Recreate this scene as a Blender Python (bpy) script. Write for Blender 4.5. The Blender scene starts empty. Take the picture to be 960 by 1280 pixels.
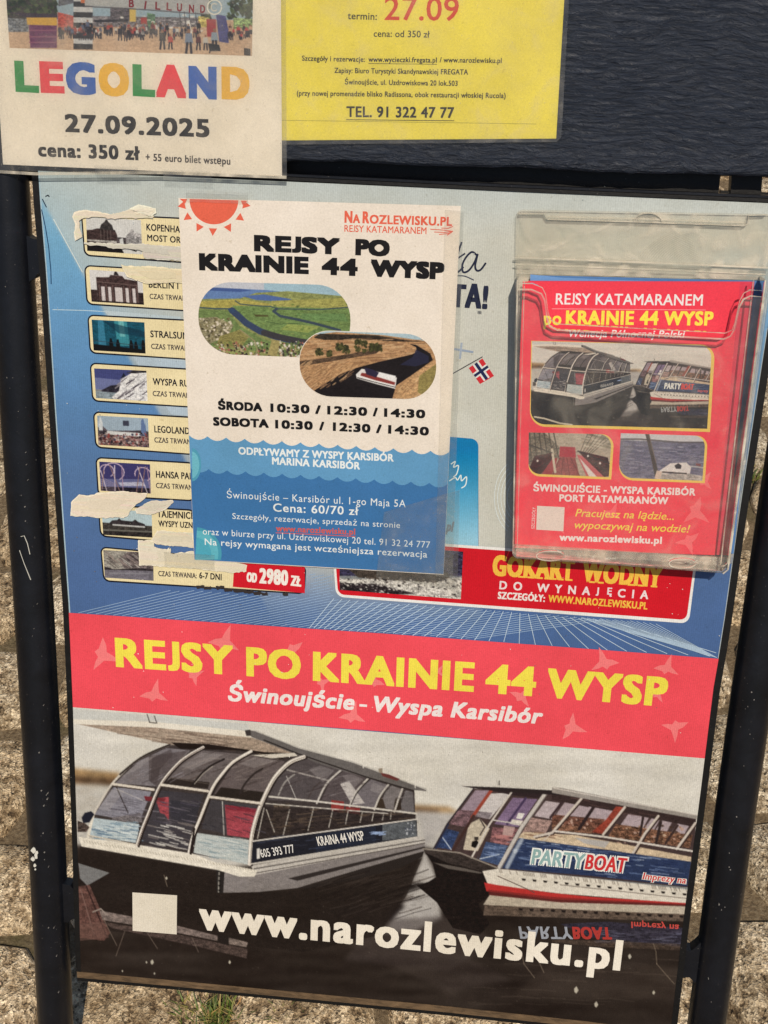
import bpy, math, random
import numpy as np
from mathutils import Vector, Matrix
from mathutils.geometry import tessellate_polygon
random.seed(7); np.random.seed(7)
S = bpy.context.scene; COL = S.collection
R = math.radians
# ------------------------------------------------------------------ frame of the leaning board
LEAN = R(25.0); H0 = 0.17                       # board leans back 25 degrees, its lower edge 17 cm above the ground
AX = Vector((1, 0, 0)); AV = Vector((0, math.sin(LEAN), math.cos(LEAN))); AN = Vector((0, -math.cos(LEAN), math.sin(LEAN)))
ORG = Vector((0, 0, H0))
def w(u, v, d=0.0): return ORG + AX*u + AV*v + AN*d
# ------------------------------------------------------------------ camera
CU, CV_, CD = 0.45027721, 1.00808019, 1.16158952
F = 1516.685
rt = Vector((0.99401315, 0.03641806, -0.10301251)); up = Vector((-0.06761931, 0.94561405, -0.31818501)); fw = Vector((-0.08582239, -0.32324572, -0.94241537))
def tow(a): return AX*a[0] + AV*a[1] + AN*a[2]
cd = bpy.data.cameras.new('camera'); cam = bpy.data.objects.new('camera', cd); COL.objects.link(cam)
cd.sensor_fit = 'VERTICAL'; cd.sensor_height = 36; cd.lens = F/1280*36; cd.clip_start = 0.02; cd.clip_end = 500
WR, WU, WF = tow(rt), tow(up), tow(fw)
CAMP = w(CU, CV_, CD)
M = Matrix((WR, WU, -WF)).transposed().to_4x4(); M.translation = CAMP
cam.matrix_world = M
S.camera = cam
# ------------------------------------------------------------------ light
SUN_EL, SUN_AZ = 55.0, 16.0                     # azimuth measured from straight behind the camera, negative = from the left
sd = Vector((math.sin(R(SUN_AZ))*math.cos(R(SUN_EL)), -math.cos(R(SUN_AZ))*math.cos(R(SUN_EL)), math.sin(R(SUN_EL))))
sl = bpy.data.lights.new('sun', 'SUN'); sl.energy = 3.2; sl.angle = R(0.5); sl.color = (1.0, 0.88, 0.72)
so = bpy.data.objects.new('sun', sl); COL.objects.link(so); so.rotation_euler = sd.to_track_quat('Z', 'Y').to_euler()
wd = bpy.data.worlds.new('World'); S.world = wd; wd.use_nodes = True
nt = wd.node_tree; bg = nt.nodes['Background']; sk = nt.nodes.new('ShaderNodeTexSky'); sk.sky_type = 'NISHITA'; sk.sun_disc = False
sk.sun_elevation = R(SUN_EL); sk.sun_rotation = math.atan2(sd.x, sd.y)
nt.links.new(sk.outputs[0], bg.inputs[0]); bg.inputs[1].default_value = 0.05
S.view_settings.view_transform = 'Standard'; S.view_settings.look = 'None'; S.view_settings.exposure = 0.06; S.view_settings.gamma = 1.0
S.cycles.transparent_max_bounces = 24
# ------------------------------------------------------------------ pixel helpers: a pixel's point on the board's own plane
def uv(x, y, d=0.0):
    dr = rt*((x-480)/F) - up*((y-640)/F) + fw
    t = (d-CD)/dr[2]
    return (CU+dr[0]*t, CV_+dr[1]*t)
def P(x, y, d=0.0):
    a = uv(x, y, d); return w(a[0], a[1], d)
def G(x, y, z=0.0):
    dr = WR*((x-480)/F) - WU*((y-640)/F) + WF
    t = (z-CAMP.z)/dr.z
    return CAMP + dr*t
# ------------------------------------------------------------------ colour: reflectance of the print from how it looks sunlit
KW = [0.80/(((c/255+.055)/1.055)**2.4) for c in (230, 221, 213)]
def lin(c): c = c/255.0; return c/12.92 if c <= .04045 else ((c+.055)/1.055)**2.4
def ink(c):
    return tuple(min(.92, max(.004, lin(c[i])*KW[i]-.004)) for i in range(3))
def ink_np(a):
    c = np.clip(a, 0, 255)/255.0
    l = np.where(c <= .04045, c/12.92, ((c+.055)/1.055)**2.4)
    return np.clip(l*np.array(KW)-.004, .004, .92)
# ------------------------------------------------------------------ materials
def newmat(name):
    m = bpy.data.materials.new(name); m.use_nodes = True
    return m, m.node_tree.nodes, m.node_tree.links, m.node_tree.nodes['Principled BSDF']
def N(nodes, t, **k):
    n = nodes.new(t)
    for a, b in k.items():
        if a in n.inputs: n.inputs[a].default_value = b
        else: setattr(n, a, b)
    return n
def mix_mul(nodes, links, a, b, fac=1.0):
    m = nodes.new('ShaderNodeMix'); m.data_type = 'RGBA'; m.blend_type = 'MULTIPLY'; m.inputs[0].default_value = fac
    links.new(a, m.inputs[6]); links.new(b, m.inputs[7]); return m.outputs[2]
def ramp(nodes, links, src, stops):
    r = nodes.new('ShaderNodeValToRGB'); links.new(src, r.inputs[0]); e = r.color_ramp.elements
    while len(e) < len(stops): e.new(.5)
    for i, (p, c) in enumerate(stops):
        e[i].position = p; e[i].color = (c if len(c) == 4 else (*c, 1)) if isinstance(c, tuple) else (c, c, c, 1)
    return r.outputs[0]
def print_mat(name, rough, grain=.10, weave=0.0, dirt=.12, wavy=.002, spec=.22):
    m, n, l, b = newmat(name)
    at = N(n, 'ShaderNodeAttribute', attribute_name='print')
    tc = n.new('ShaderNodeTexCoord')
    n1 = N(n, 'ShaderNodeTexNoise', Scale=620.0, Detail=2.0); l.new(tc.outputs['Object'], n1.inputs['Vector'])
    c = mix_mul(n, l, at.outputs['Color'], ramp(n, l, n1.outputs[0], [(.3, 1-grain*1.6), (.7, 1+grain)]))
    n2 = N(n, 'ShaderNodeTexNoise', Scale=9.0, Detail=6.0, Roughness=.65); l.new(tc.outputs['Object'], n2.inputs['Vector'])
    c = mix_mul(n, l, c, ramp(n, l, n2.outputs[0], [(.32, (1-dirt, 1-dirt*1.1, 1-dirt*1.4)), (.62, 1.0)]))
    if weave:
        wv = N(n, 'ShaderNodeTexWave', Scale=150.0, Distortion=.6); wv.bands_direction = 'X'; l.new(tc.outputs['Object'], wv.inputs['Vector'])
        c = mix_mul(n, l, c, ramp(n, l, wv.outputs['Fac'], [(0.0, 1-weave), (1.0, 1+weave*.6)]))
    # faint grime specks
    n4 = N(n, 'ShaderNodeTexNoise', Scale=170.0, Detail=3.0, Roughness=.8); l.new(tc.outputs['Object'], n4.inputs['Vector'])
    c = mix_mul(n, l, c, ramp(n, l, n4.outputs[0], [(.28, (.72, .68, .6)), (.36, 1.0)]), .6)
    l.new(c, b.inputs['Base Color'])
    b.inputs['Roughness'].default_value = rough; b.inputs['Specular IOR Level'].default_value = spec
    n3 = N(n, 'ShaderNodeTexNoise', Scale=11.0, Detail=3.0); l.new(tc.outputs['Object'], n3.inputs['Vector'])
    bp = N(n, 'ShaderNodeBump', Strength=.6, Distance=wavy*2); l.new(n3.outputs[0], bp.inputs['Height'])
    bp2 = N(n, 'ShaderNodeBump', Strength=.25, Distance=.0004); l.new(n1.outputs[0], bp2.inputs['Height']); l.new(bp.outputs[0], bp2.inputs['Normal'])
    l.new(bp2.outputs[0], b.inputs['Normal'])
    return m
MP = print_mat('printed_board', .42, .06, weave=.05, dirt=.14)
MPAPER = print_mat('printed_paper', .55, .05, dirt=.10, wavy=.003, spec=.2)
MGLOSSP = print_mat('glossy_leaflet', .28, .05, dirt=.05, wavy=.001)
def paint_mat(name, base, rough, stretch=(1, 1, 1), scale=60, bump=.0012, hi=1.6):
    m, n, l, b = newmat(name)
    tc = n.new('ShaderNodeTexCoord'); mp = n.new('ShaderNodeMapping'); mp.inputs['Scale'].default_value = stretch
    if stretch[0] < .3 and name.startswith('navy'):      # brush strokes wander: warp the coordinates with a broad noise
        wn = N(n, 'ShaderNodeTexNoise', Scale=7.0, Detail=2.0); l.new(tc.outputs['Object'], wn.inputs['Vector'])
        vm = N(n, 'ShaderNodeVectorMath', operation='SCALE'); vm.inputs['Scale'].default_value = .038; l.new(wn.outputs['Color'], vm.inputs[0])
        va = N(n, 'ShaderNodeVectorMath', operation='ADD'); l.new(tc.outputs['Object'], va.inputs[0]); l.new(vm.outputs[0], va.inputs[1]); l.new(va.outputs[0], mp.inputs[0])
    else: l.new(tc.outputs['Object'], mp.inputs[0])
    a = N(n, 'ShaderNodeTexNoise', Scale=scale, Detail=8.0, Roughness=.62, Distortion=.6); l.new(mp.outputs[0], a.inputs['Vector'])
    c = ramp(n, l, a.outputs[0], [(.3, tuple(x*.7 for x in base)), (.7, tuple(x*hi for x in base))])
    a2 = N(n, 'ShaderNodeTexNoise', Scale=420.0, Detail=4.0); l.new(tc.outputs['Object'], a2.inputs['Vector'])
    sp = ramp(n, l, a2.outputs[0], [(.70, 0.0), (.78, 1.0)])
    mx = n.new('ShaderNodeMix'); mx.data_type = 'RGBA'; l.new(sp, mx.inputs[0]); l.new(c, mx.inputs[6]); mx.inputs[7].default_value = (.16, .15, .14, 1)
    l.new(mx.outputs[2], b.inputs['Base Color'])
    b.inputs['Roughness'].default_value = rough; b.inputs['Specular IOR Level'].default_value = .35
    bp = N(n, 'ShaderNodeBump', Strength=.9, Distance=bump); l.new(a.outputs[0], bp.inputs['Height'])
    bp2 = N(n, 'ShaderNodeBump', Strength=.3, Distance=.0004); l.new(a2.outputs[0], bp2.inputs['Height']); l.new(bp.outputs[0], bp2.inputs['Normal'])
    l.new(bp2.outputs[0], b.inputs['Normal'])
    return m
MTUBE = paint_mat('dark_tube_paint', (.0060, .0070, .0105), .34, scale=25, bump=.0006)
MFRAME = paint_mat('black_frame_paint', (.004, .004, .0045), .5, scale=80, bump=.0004)
MPLANK = paint_mat('navy_plank_paint', (.018, .026, .045), .36, stretch=(.22, 1, 1), scale=260, bump=.0045, hi=1.2)
MRUST = paint_mat('grimy_rail', (.085, .055, .03), .8, stretch=(.3, 1, 1), scale=160, bump=.002, hi=2.2)
def plastic_mat(name, tint, haze, gloss, rough, rib=False):
    m = bpy.data.materials.new(name); m.use_nodes = True; n = m.node_tree.nodes; l = m.node_tree.links; n.clear()
    out = n.new('ShaderNodeOutputMaterial'); tr = n.new('ShaderNodeBsdfTransparent'); tr.inputs[0].default_value = (*tint, 1)
    df = n.new('ShaderNodeBsdfDiffuse'); df.inputs[0].default_value = (.88, .82, .69, 1)
    gl = N(n, 'ShaderNodeBsdfGlossy', Roughness=rough)
    tc = n.new('ShaderNodeTexCoord')
    a = N(n, 'ShaderNodeTexNoise', Scale=34.0, Detail=5.0, Distortion=1.2); l.new(tc.outputs['Object'], a.inputs['Vector'])
    hz = ramp(n, l, a.outputs[0], [(.33, haze*.3), (.55, haze), (.70, haze*2.3)])  # uneven milky haze; its denser patches also imitate glare on the plastic
    a3 = N(n, 'ShaderNodeTexNoise', Scale=520.0, Detail=3.0, Roughness=.7); l.new(tc.outputs['Object'], a3.inputs['Vector'])
    sc = ramp(n, l, a3.outputs[0], [(.66, 0.0), (.75, .35)])
    ad = N(n, 'ShaderNodeMath', operation='ADD', use_clamp=True); l.new(hz, ad.inputs[0]); l.new(sc, ad.inputs[1])
    m1 = n.new('ShaderNodeMixShader'); l.new(ad.outputs[0], m1.inputs[0]); l.new(tr.outputs[0], m1.inputs[1]); l.new(df.outputs[0], m1.inputs[2])
    fr = N(n, 'ShaderNodeFresnel', IOR=1.45); mu = N(n, 'ShaderNodeMath', operation='MULTIPLY'); l.new(fr.outputs[0], mu.inputs[0]); mu.inputs[1].default_value = gloss
    m2 = n.new('ShaderNodeMixShader'); l.new(mu.outputs[0], m2.inputs[0]); l.new(m1.outputs[0], m2.inputs[1]); l.new(gl.outputs[0], m2.inputs[2])
    b2 = N(n, 'ShaderNodeTexNoise', Scale=22.0, Detail=3.0); l.new(tc.outputs['Object'], b2.inputs['Vector'])
    bp = N(n, 'ShaderNodeBump', Strength=.5, Distance=.003); l.new(b2.outputs[0], bp.inputs['Height'])
    l.new(bp.outputs[0], gl.inputs['Normal']); l.new(bp.outputs[0], df.inputs['Normal'])
    l.new(m2.outputs[0], out.inputs[0]); return m
MSLEEVE = plastic_mat('clear_sleeve', (.99, .988, .975), .032, 1.6, .14)
MTAPE = plastic_mat('clear_tape', (.985, .985, .98), .02, 1.4, .2)
MACRYL = plastic_mat('clear_acrylic', (.99, .988, .98), .030, 1.0, .10)
MCLEAR = plastic_mat('clear_wall', (.99, .99, .985), .02, 1.4, .1)
MACRYLB = plastic_mat('clouded_acrylic', (.985, .98, .96), .20, 1.3, .12)
MACRYLE = plastic_mat('acrylic_edge', (.96, .95, .92), .32, 2.0, .08)
# ------------------------------------------------------------------ object helpers
def tagd(o, label=None, cat=None, group=None, kind=None):
    if label: o['label'] = label
    if cat: o['category'] = cat
    if group: o['group'] = group
    if kind: o['kind'] = kind
    return o
ROOTLOC = {}
def thing(name, label, cat, loc, group=None):
    o = bpy.data.objects.new(name, None); COL.objects.link(o); o.location = loc; o.empty_display_size = .05
    ROOTLOC[o] = Vector(loc); return tagd(o, label, cat, group)
def rootloc(o):
    while o is not None and o.parent: o = o.parent
    return ROOTLOC.get(o, Vector((0, 0, 0))) if o else Vector((0, 0, 0))
def mk(name, verts, faces, mat, parent=None, smooth=False, fcol=None, pcol=None, label=None):
    me = bpy.data.meshes.new(name); off = rootloc(parent)
    V = np.array([tuple(v) for v in verts], dtype=np.float32) if not isinstance(verts, np.ndarray) else verts.astype(np.float32)
    V = V - np.array(off, dtype=np.float32)
    me.from_pydata(V.tolist() if len(V) < 3000 else V, [], faces); 
    if pcol is not None:
        a = me.color_attributes.new('print', 'FLOAT_COLOR', 'POINT')
        a.data.foreach_set('color', np.concatenate([pcol, np.ones((len(pcol), 1))], 1).astype(np.float32).ravel())
    if fcol is not None:
        a = me.color_attributes.new('print', 'FLOAT_COLOR', 'CORNER')
        cs = []
        for f, c in zip(faces, fcol): cs += [c[0], c[1], c[2], 1.0]*len(f)
        a.data.foreach_set('color', cs)
    if smooth: me.polygons.foreach_set('use_smooth', [True]*len(me.polygons))
    me.materials.append(mat); me.update()
    o = bpy.data.objects.new(name, me); COL.objects.link(o)
    if parent: o.parent = parent
    if label: o['label'] = label
    return o
def box_faces(b=0): return [[b+i for i in f] for f in ((0,3,2,1),(4,5,6,7),(0,1,5,4),(1,2,6,5),(2,3,7,6),(3,0,4,7))]
def slab_px(pts, d0, d1):        # a plate whose outline is given on its front face d1; closed solid down to d0
    f = [uv(x, y, d1) for x, y in pts]; n = len(f)
    V = [w(a, b, d0) for a, b in f] + [w(a, b, d1) for a, b in f]
    F_ = [[n+i, n+(i+1) % n, (i+1) % n, i] for i in range(n)]
    for t in tessellate_polygon([[Vector((a, b, 0)) for a, b in f]]): F_.append([n+t[0], n+t[1], n+t[2]]); F_.append([t[2], t[1], t[0]])
    return V, F_
def bar(pts, wid, d0, d1, off=0.0):      # rectangular bar along a pixel polyline; wid in metres to the left of travel
    f = [Vector(uv(x, y, d1)) for x, y in pts]; V = []; Fc = []
    for i, p in enumerate(f):
        t = (f[min(i+1, len(f)-1)]-f[max(i-1, 0)]).normalized(); n = Vector((-t.y, t.x))
        a = p+n*off; b = p+n*(off+wid)
        V += [w(a.x, a.y, d1), w(b.x, b.y, d1), w(b.x, b.y, d0), w(a.x, a.y, d0)]
    for i in range(len(f)-1):
        k = i*4
        for j in range(4): Fc.append([k+j, k+(j+1) % 4, k+4+(j+1) % 4, k+4+j])
    Fc.append([0, 1, 2, 3]); e = (len(f)-1)*4; Fc.append([e+3, e+2, e+1, e])
    return V, Fc
def tube(pts, r, seg=24, cap=True):
    V = []; Fc = []; n = len(pts)
    for i, p in enumerate(pts):
        t = (pts[min(i+1, n-1)]-pts[max(i-1, 0)]).normalized(); a = t.cross(AN).normalized(); b = t.cross(a)
        rr = r[i] if isinstance(r, (list, tuple)) else r
        for k in range(seg): V.append(p + (a*math.cos(2*math.pi*k/seg) + b*math.sin(2*math.pi*k/seg))*rr)
    for i in range(n-1):
        for k in range(seg): Fc.append([i*seg+k, i*seg+(k+1) % seg, (i+1)*seg+(k+1) % seg, (i+1)*seg+k])
    if cap: Fc.append(list(range(seg))); Fc.append(list(range((n-1)*seg, n*seg))[::-1])
    return V, Fc
# ------------------------------------------------------------------ lettering
_tc = {}
def glyphs(s, space=1.0):
    k = (s, space)
    if k in _tc: return _tc[k]
    c = bpy.data.curves.new('t', 'FONT'); c.body = s; c.resolution_u = 3; c.space_character = space
    o = bpy.data.objects.new('t', c); me = bpy.data.meshes.new_from_object(o)
    v = np.empty(len(me.vertices)*3); me.vertices.foreach_get('co', v); v = v.reshape(-1, 3)[:, :2].copy()
    f = [list(p.vertices) for p in me.polygons]
    if 'J' in s and not any(ch in s for ch in '()/'):      # this face's J drops below the line; printed ones here do not
        par = list(range(len(v)))
        def fd(i):
            while par[i] != i: par[i] = par[par[i]]; i = par[i]
            return i
        for ff in f:
            for a_ in ff[1:]: par[fd(a_)] = fd(ff[0])
        gr = {}
        for i in range(len(v)): gr.setdefault(fd(i), []).append(i)
        for g in gr.values():
            lo, hi = v[g, 1].min(), v[g, 1].max()
            if hi > .6 and hi < .8 and lo < -.06 and lo > -.4: v[g, 1] = (v[g, 1]-lo)*hi/(hi-lo); v[g, 0] = v[g, 0].max()-(v[g, 0].max()-v[g, 0])*.78+.05
    bpy.data.objects.remove(o); bpy.data.meshes.remove(me); bpy.data.curves.remove(c)
    _tc[k] = (v, f); return v, f
CAPU = glyphs('H')[0][:, 1].max()
LS = 1.0e-5
class Sheet:
    def __init__(s, d): s.z = d
    def up(s, k=1): s.z += LS*k; return s.z
class Part:
    def __init__(s, name, parent, sheet, mat=MP, label=None):
        s.name, s.parent, s.sh, s.mat, s.label = name, parent, sheet, mat, label; s.V = []; s.F = []; s.C = []; s.T = []
    def poly(s, pts, col, z=None):
        z = s.sh.up() if z is None else z
        p = [uv(x, y, z) for x, y in pts]; b = len(s.V)
        s.V += [w(a, c, z) for a, c in p]; c = ink(col)
        for t in tessellate_polygon([[Vector((a, q, 0)) for a, q in p]]): s.F.append([b+i for i in t]); s.C.append(c)
        return s
    def line(s, pts, wd, col, z=None):
        z = s.sh.up() if z is None else z
        for (x0, y0), (x1, y1) in zip(pts[:-1], pts[1:]):
            L = math.hypot(x1-x0, y1-y0) or 1; nx, ny = -(y1-y0)/L*wd/2, (x1-x0)/L*wd/2
            ex, ey = (x1-x0)/L*wd*.25, (y1-y0)/L*wd*.25
            s.poly([(x0+nx-ex, y0+ny-ey), (x1+nx+ex, y1+ny+ey), (x1-nx+ex, y1-ny+ey), (x0-nx-ex, y0-ny-ey)], col, z); z += 2e-6
        return s
    def text(s, t, x0, y0, x1, y1, cap, col, bold=0.0, slant=0.0, space=None, ring=8, adv=False):
        z = s.sh.z+LS*.5
        if space is None: space = 1.0+bold*1.9
        v, f = glyphs(t, round(space, 3))
        a = Vector(uv(x0, y0, z)); b = Vector(uv(x1, y1, z)); L = (b-a).length; e = (b-a)/L; n = Vector((-e.y, e.x))
        q = Vector(uv(x0, y0-abs(cap), z)); cm = (q-a).length*(1 if cap > 0 else -1)
        rb = bold*abs(cm); rv = rb*.72; sy = (abs(cm)-2*rv)/CAPU*(1 if cap > 0 else -1)
        x = v[:, 0]+v[:, 1]*slant; xmin, xmax = x.min(), x.max(); sx = (L-2*rb)/(xmax-xmin)
        X = (x-xmin)*sx+rb; Y = v[:, 1]*sy+(rv if cap > 0 else -rv)
        # a heavy face is the same outline printed at small shifts; each shift has its own micro level
        offs = [(0, 0)] + ([(i*rb, j*rv) for i in (-1, 0, 1) for j in (-1, 0, 1) if i or j] if rb > 0 else [])
        if rb > 0 and ring > 8: offs += [(i*rb*.5, j*rv) for i in (-1, 1) for j in (-1, 1)]
        c = ink(col); V = []; Fc = []
        for ox, oy in offs:
            bi = len(V)
            for p in range(len(X)):
                g = a+e*(X[p]+ox)+n*(Y[p]+oy); V.append(w(g.x, g.y, z))
            Fc += [[bi+i for i in ff] for ff in f]
            z += LS*.6
        if adv: s.sh.z = z
        s.T.append((V, Fc, c)); return s
    def build(s):
        r = mk(s.name, s.V, s.F, s.mat, s.parent, fcol=s.C, label=s.label) if s.F else None
        for V, Fc, c in s.T:
            o = mk(s.name, V, Fc, s.mat, s.parent, fcol=[c]*len(Fc), label=s.label)
            r = r or o
        return r
def rq(q, r, n=6):     # rounded quad; r may be one radius or one per corner (TL, TR, BR, BL)
    r = r if isinstance(r, (list, tuple)) else [r]*4; out = []; K = .5523
    for i in range(4):
        c = Vector(q[i]); a = Vector(q[i-1]); b = Vector(q[(i+1) % 4]); rr = r[i]
        if rr <= 0: out.append(tuple(c)); continue
        da, db = (a-c).normalized()*rr, (b-c).normalized()*rr
        p0, p3 = c+da, c+db; p1, p2 = c+da*(1-K), c+db*(1-K)
        for k in range(n+1):
            t = k/n; out.append(tuple(p0*(1-t)**3+p1*3*t*(1-t)**2+p2*3*t*t*(1-t)+p3*t**3))
    return out
def arc(cx, cy, rx, ry, a0, a1, n=16): return [(cx+rx*math.cos(R(a0+(a1-a0)*k/n)), cy+ry*math.sin(R(a0+(a1-a0)*k/n))) for k in range(n+1)]
# ------------------------------------------------------------------ a small painter for the printed photographs (colours per vertex of a fine grid)
def smooth_noise(h, ww, sx, sy, seed=0):
    rs = np.random.RandomState(seed); gh, gw = int(h/sy)+3, int(ww/sx)+3; g = rs.rand(gh, gw)
    yy = np.arange(h)/sy; xx = np.arange(ww)/sx; yi = yy.astype(int); xi = xx.astype(int); fy = (yy-yi)[:, None]; fx = (xx-xi)[None]
    fy = fy*fy*(3-2*fy); fx = fx*fx*(3-2*fx)
    return (g[yi][:, xi]*(1-fy)*(1-fx)+g[yi][:, xi+1]*(1-fy)*fx+g[yi+1][:, xi]*fy*(1-fx)+g[yi+1][:, xi+1]*fy*fx)*2-1
class Canvas:
    def __init__(s, x0, y0, x1, y1, sc=1.0, T=None, col=(128, 128, 128)):
        s.x0, s.y0, s.sc, s.T = x0, y0, sc, T; s.W = int((x1-x0)*sc)+2; s.H = int((y1-y0)*sc)+2
        s.im = np.ones((s.H, s.W, 3))*np.array(col, float)
    def tr(s, p):
        if s.T: p = s.T(*p)
        return ((p[0]-s.x0)*s.sc, (p[1]-s.y0)*s.sc)
    def _blend(s, ya, yb, xa, xb, m, col):
        c = col(ya, yb, xa, xb) if callable(col) else np.array(col, float)
        r = s.im[ya:yb, xa:xb]; s.im[ya:yb, xa:xb] = r*(1-m[..., None])+c*m[..., None]
    def poly(s, pts, col, al=1.0, noise=0.0):
        p = np.array([s.tr(q) for q in pts]); xa, ya = np.maximum(np.floor(p.min(0)).astype(int)-1, 0); xb, yb = np.minimum(np.ceil(p.max(0)).astype(int)+2, (s.W, s.H))
        if xb <= xa or yb <= ya: return s
        K = 3; xs = (np.arange((xb-xa)*K)+.5)/K+xa-.5; ys = (np.arange((yb-ya)*K)+.5)/K+ya-.5
        ins = np.zeros((len(ys), len(xs)), bool)
        for i in range(len(p)):
            (ax, ay), (bx, by) = p[i-1], p[i]
            if ay == by: continue
            r = (ys >= min(ay, by)) & (ys < max(ay, by))
            if not r.any(): continue
            xc = ax+(ys[r]-ay)/(by-ay)*(bx-ax); ins[r] ^= xs[None] < xc[:, None]
        m = ins.reshape(yb-ya, K, xb-xa, K).mean((1, 3))*al
        if noise:
            m = m*1.0; c0 = np.array(col, float); nn = (np.random.rand(yb-ya, xb-xa)-.5)*2*noise + smooth_noise(yb-ya, xb-xa, 5, 2.2, random.randint(0, 9999))*noise
            s._blend(ya, yb, xa, xb, m, lambda *_: c0*(1+nn[..., None]))
        else: s._blend(ya, yb, xa, xb, m, col)
        return s
    def line(s, pts, wd, col, al=1.0, soft=.7):
        if s.T: wd = wd*s.wsc
        p = np.array([s.tr(q) for q in pts]); h = max(wd*s.sc/2, .25)
        for (ax, ay), (bx, by) in zip(p[:-1], p[1:]):
            xa = max(int(min(ax, bx)-h-2), 0); xb = min(int(max(ax, bx)+h+3), s.W); ya = max(int(min(ay, by)-h-2), 0); yb = min(int(max(ay, by)+h+3), s.H)
            if xb <= xa or yb <= ya: continue
            X, Y = np.meshgrid(np.arange(xa, xb), np.arange(ya, yb)); L2 = (bx-ax)**2+(by-ay)**2+1e-9
            t = np.clip(((X-ax)*(bx-ax)+(Y-ay)*(by-ay))/L2, 0, 1); d = np.hypot(X-ax-t*(bx-ax), Y-ay-t*(by-ay))
            s._blend(ya, yb, xa, xb, np.clip((h-d)/soft+.5, 0, 1)*al*min(1, wd*s.sc+.3), col)
        return s
    def speck(s, pts_n, box, cols, smin, smax, al=.9, aspect=1.0, inside=None):
        for _ in range(pts_n):
            x = random.uniform(box[0], box[2]); y = random.uniform(box[1], box[3])
            if inside and not inside(x, y): continue
            a = random.uniform(smin, smax); b = a*random.uniform(.6, 1.4)*aspect
            s.poly([(x-a, y-b*.6), (x+a*.3, y-b), (x+a, y+b*.3), (x-a*.2, y+b)], random.choice(cols), al)
        return s
    def streaks(s, n, box, cols, lmin, lmax, wd, al=.5, slope=0.0, inside=None):
        for _ in range(n):
            x = random.uniform(box[0], box[2]); y = random.uniform(box[1], box[3]); L = random.uniform(lmin, lmax)
            if inside and not (inside(x, y) and inside(x+L, y+L*slope)): continue
            dy = random.uniform(-.05, .05)*L
            s.line([(x, y), (x+L/2, y+L*slope/2+dy), (x+L, y+L*slope)], wd*random.uniform(.6, 1.4), random.choice(cols), al)
        return s
    def blur(s, r, passes=2):
        k = max(1, int(round(r*s.sc)))
        for _ in range(passes):
            for ax in (0, 1):
                p = np.pad(s.im, [(k, k) if i == ax else (0, 0) for i in range(3)], mode='edge'); cs = np.cumsum(p, axis=ax); z = np.zeros_like(np.take(cs, [0], axis=ax)); cs = np.concatenate([z, cs], axis=ax); n_ = s.im.shape[ax]
                s.im = (np.take(cs, range(2*k+1, 2*k+1+n_), axis=ax)-np.take(cs, range(0, n_), axis=ax))/(2*k+1)
        return s
    def grain(s, a, seed=1):
        g_ = s.im.mean(2, keepdims=True); s.im = s.im+(g_-s.im)*.14
        s.im *= 1+(np.random.RandomState(seed).rand(s.H, s.W, 1)-.5)*2*a + smooth_noise(s.H, s.W, 2, 2, seed)[..., None]*a*.5; return s
    def mesh(s, name, quad, parent, sheet, mat=MP, label=None, res=None, k=2):
        z = sheet.up(k); q = [np.array(c, float) for c in quad]; sc = res or s.sc
        nx = int(max(np.hypot(*(q[1]-q[0])), np.hypot(*(q[2]-q[3])))*sc)+2; ny = int(max(np.hypot(*(q[3]-q[0])), np.hypot(*(q[2]-q[1])))*sc)+2
        a = np.linspace(0, 1, nx)[None, :, None]; b = np.linspace(0, 1, ny)[:, None, None]
        Pp = (q[0]*(1-a)+q[1]*a)*(1-b)+(q[3]*(1-a)+q[2]*a)*b
        X = np.clip((Pp[..., 0]-s.x0)*s.sc, 0, s.W-1.001); Y = np.clip((Pp[..., 1]-s.y0)*s.sc, 0, s.H-1.001); xi = X.astype(int); yi = Y.astype(int); fx = (X-xi)[..., None]; fy = (Y-yi)[..., None]
        C = s.im[yi, xi]*(1-fx)*(1-fy)+s.im[yi, xi+1]*fx*(1-fy)+s.im[yi+1, xi]*(1-fx)*fy+s.im[yi+1, xi+1]*fx*fy
        return gridmesh(name, Pp, C, z, parent, mat, label)
def gridmesh(name, Pp, C, z, parent, mat, label=None):
    ny, nx = Pp.shape[:2]; x = (Pp[..., 0]-480)/F; y = (Pp[..., 1]-640)/F
    dr = np.array(rt)*x[..., None]-np.array(up)*y[..., None]+np.array(fw); t = (z-CD)/dr[..., 2]
    u = CU+dr[..., 0]*t; v = CV_+dr[..., 1]*t
    V = np.array(ORG)+np.array(AX)*u[..., None]+np.array(AV)*v[..., None]+np.array(AN)*z
    i = np.arange((ny-1)*(nx-1)); r, c = i//(nx-1), i % (nx-1); b = r*nx+c
    Fc = np.stack([b, b+nx, b+nx+1, b+1], 1)
    me = bpy.data.meshes.new(name); V = (V.reshape(-1, 3)-np.array(rootloc(parent))).astype(np.float32)
    me.vertices.add(len(V)); me.vertices.foreach_set('co', V.ravel()); me.loops.add(len(Fc)*4); me.loops.foreach_set('vertex_index', Fc.ravel().astype(np.int32))
    me.polygons.add(len(Fc)); me.polygons.foreach_set('loop_start', (np.arange(len(Fc))*4).astype(np.int32))
    me.update(calc_edges=True)
    at = me.color_attributes.new('print', 'FLOAT_COLOR', 'POINT')
    at.data.foreach_set('color', np.concatenate([ink_np(C.reshape(-1, 3)), np.ones((len(V), 1))], 1).astype(np.float32).ravel())
    me.materials.append(mat); o = bpy.data.objects.new(name, me); COL.objects.link(o); o.parent = parent
    if label: o['label'] = label
    return o
def interp(t, pts):
    for (a, x), (b, y) in zip(pts[:-1], pts[1:]):
        if t <= b: return x+(y-x)*(t-a)/(b-a)
    (a, x), (b, y) = pts[-2:]; return x+(y-x)*(t-a)/(b-a)

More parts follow.
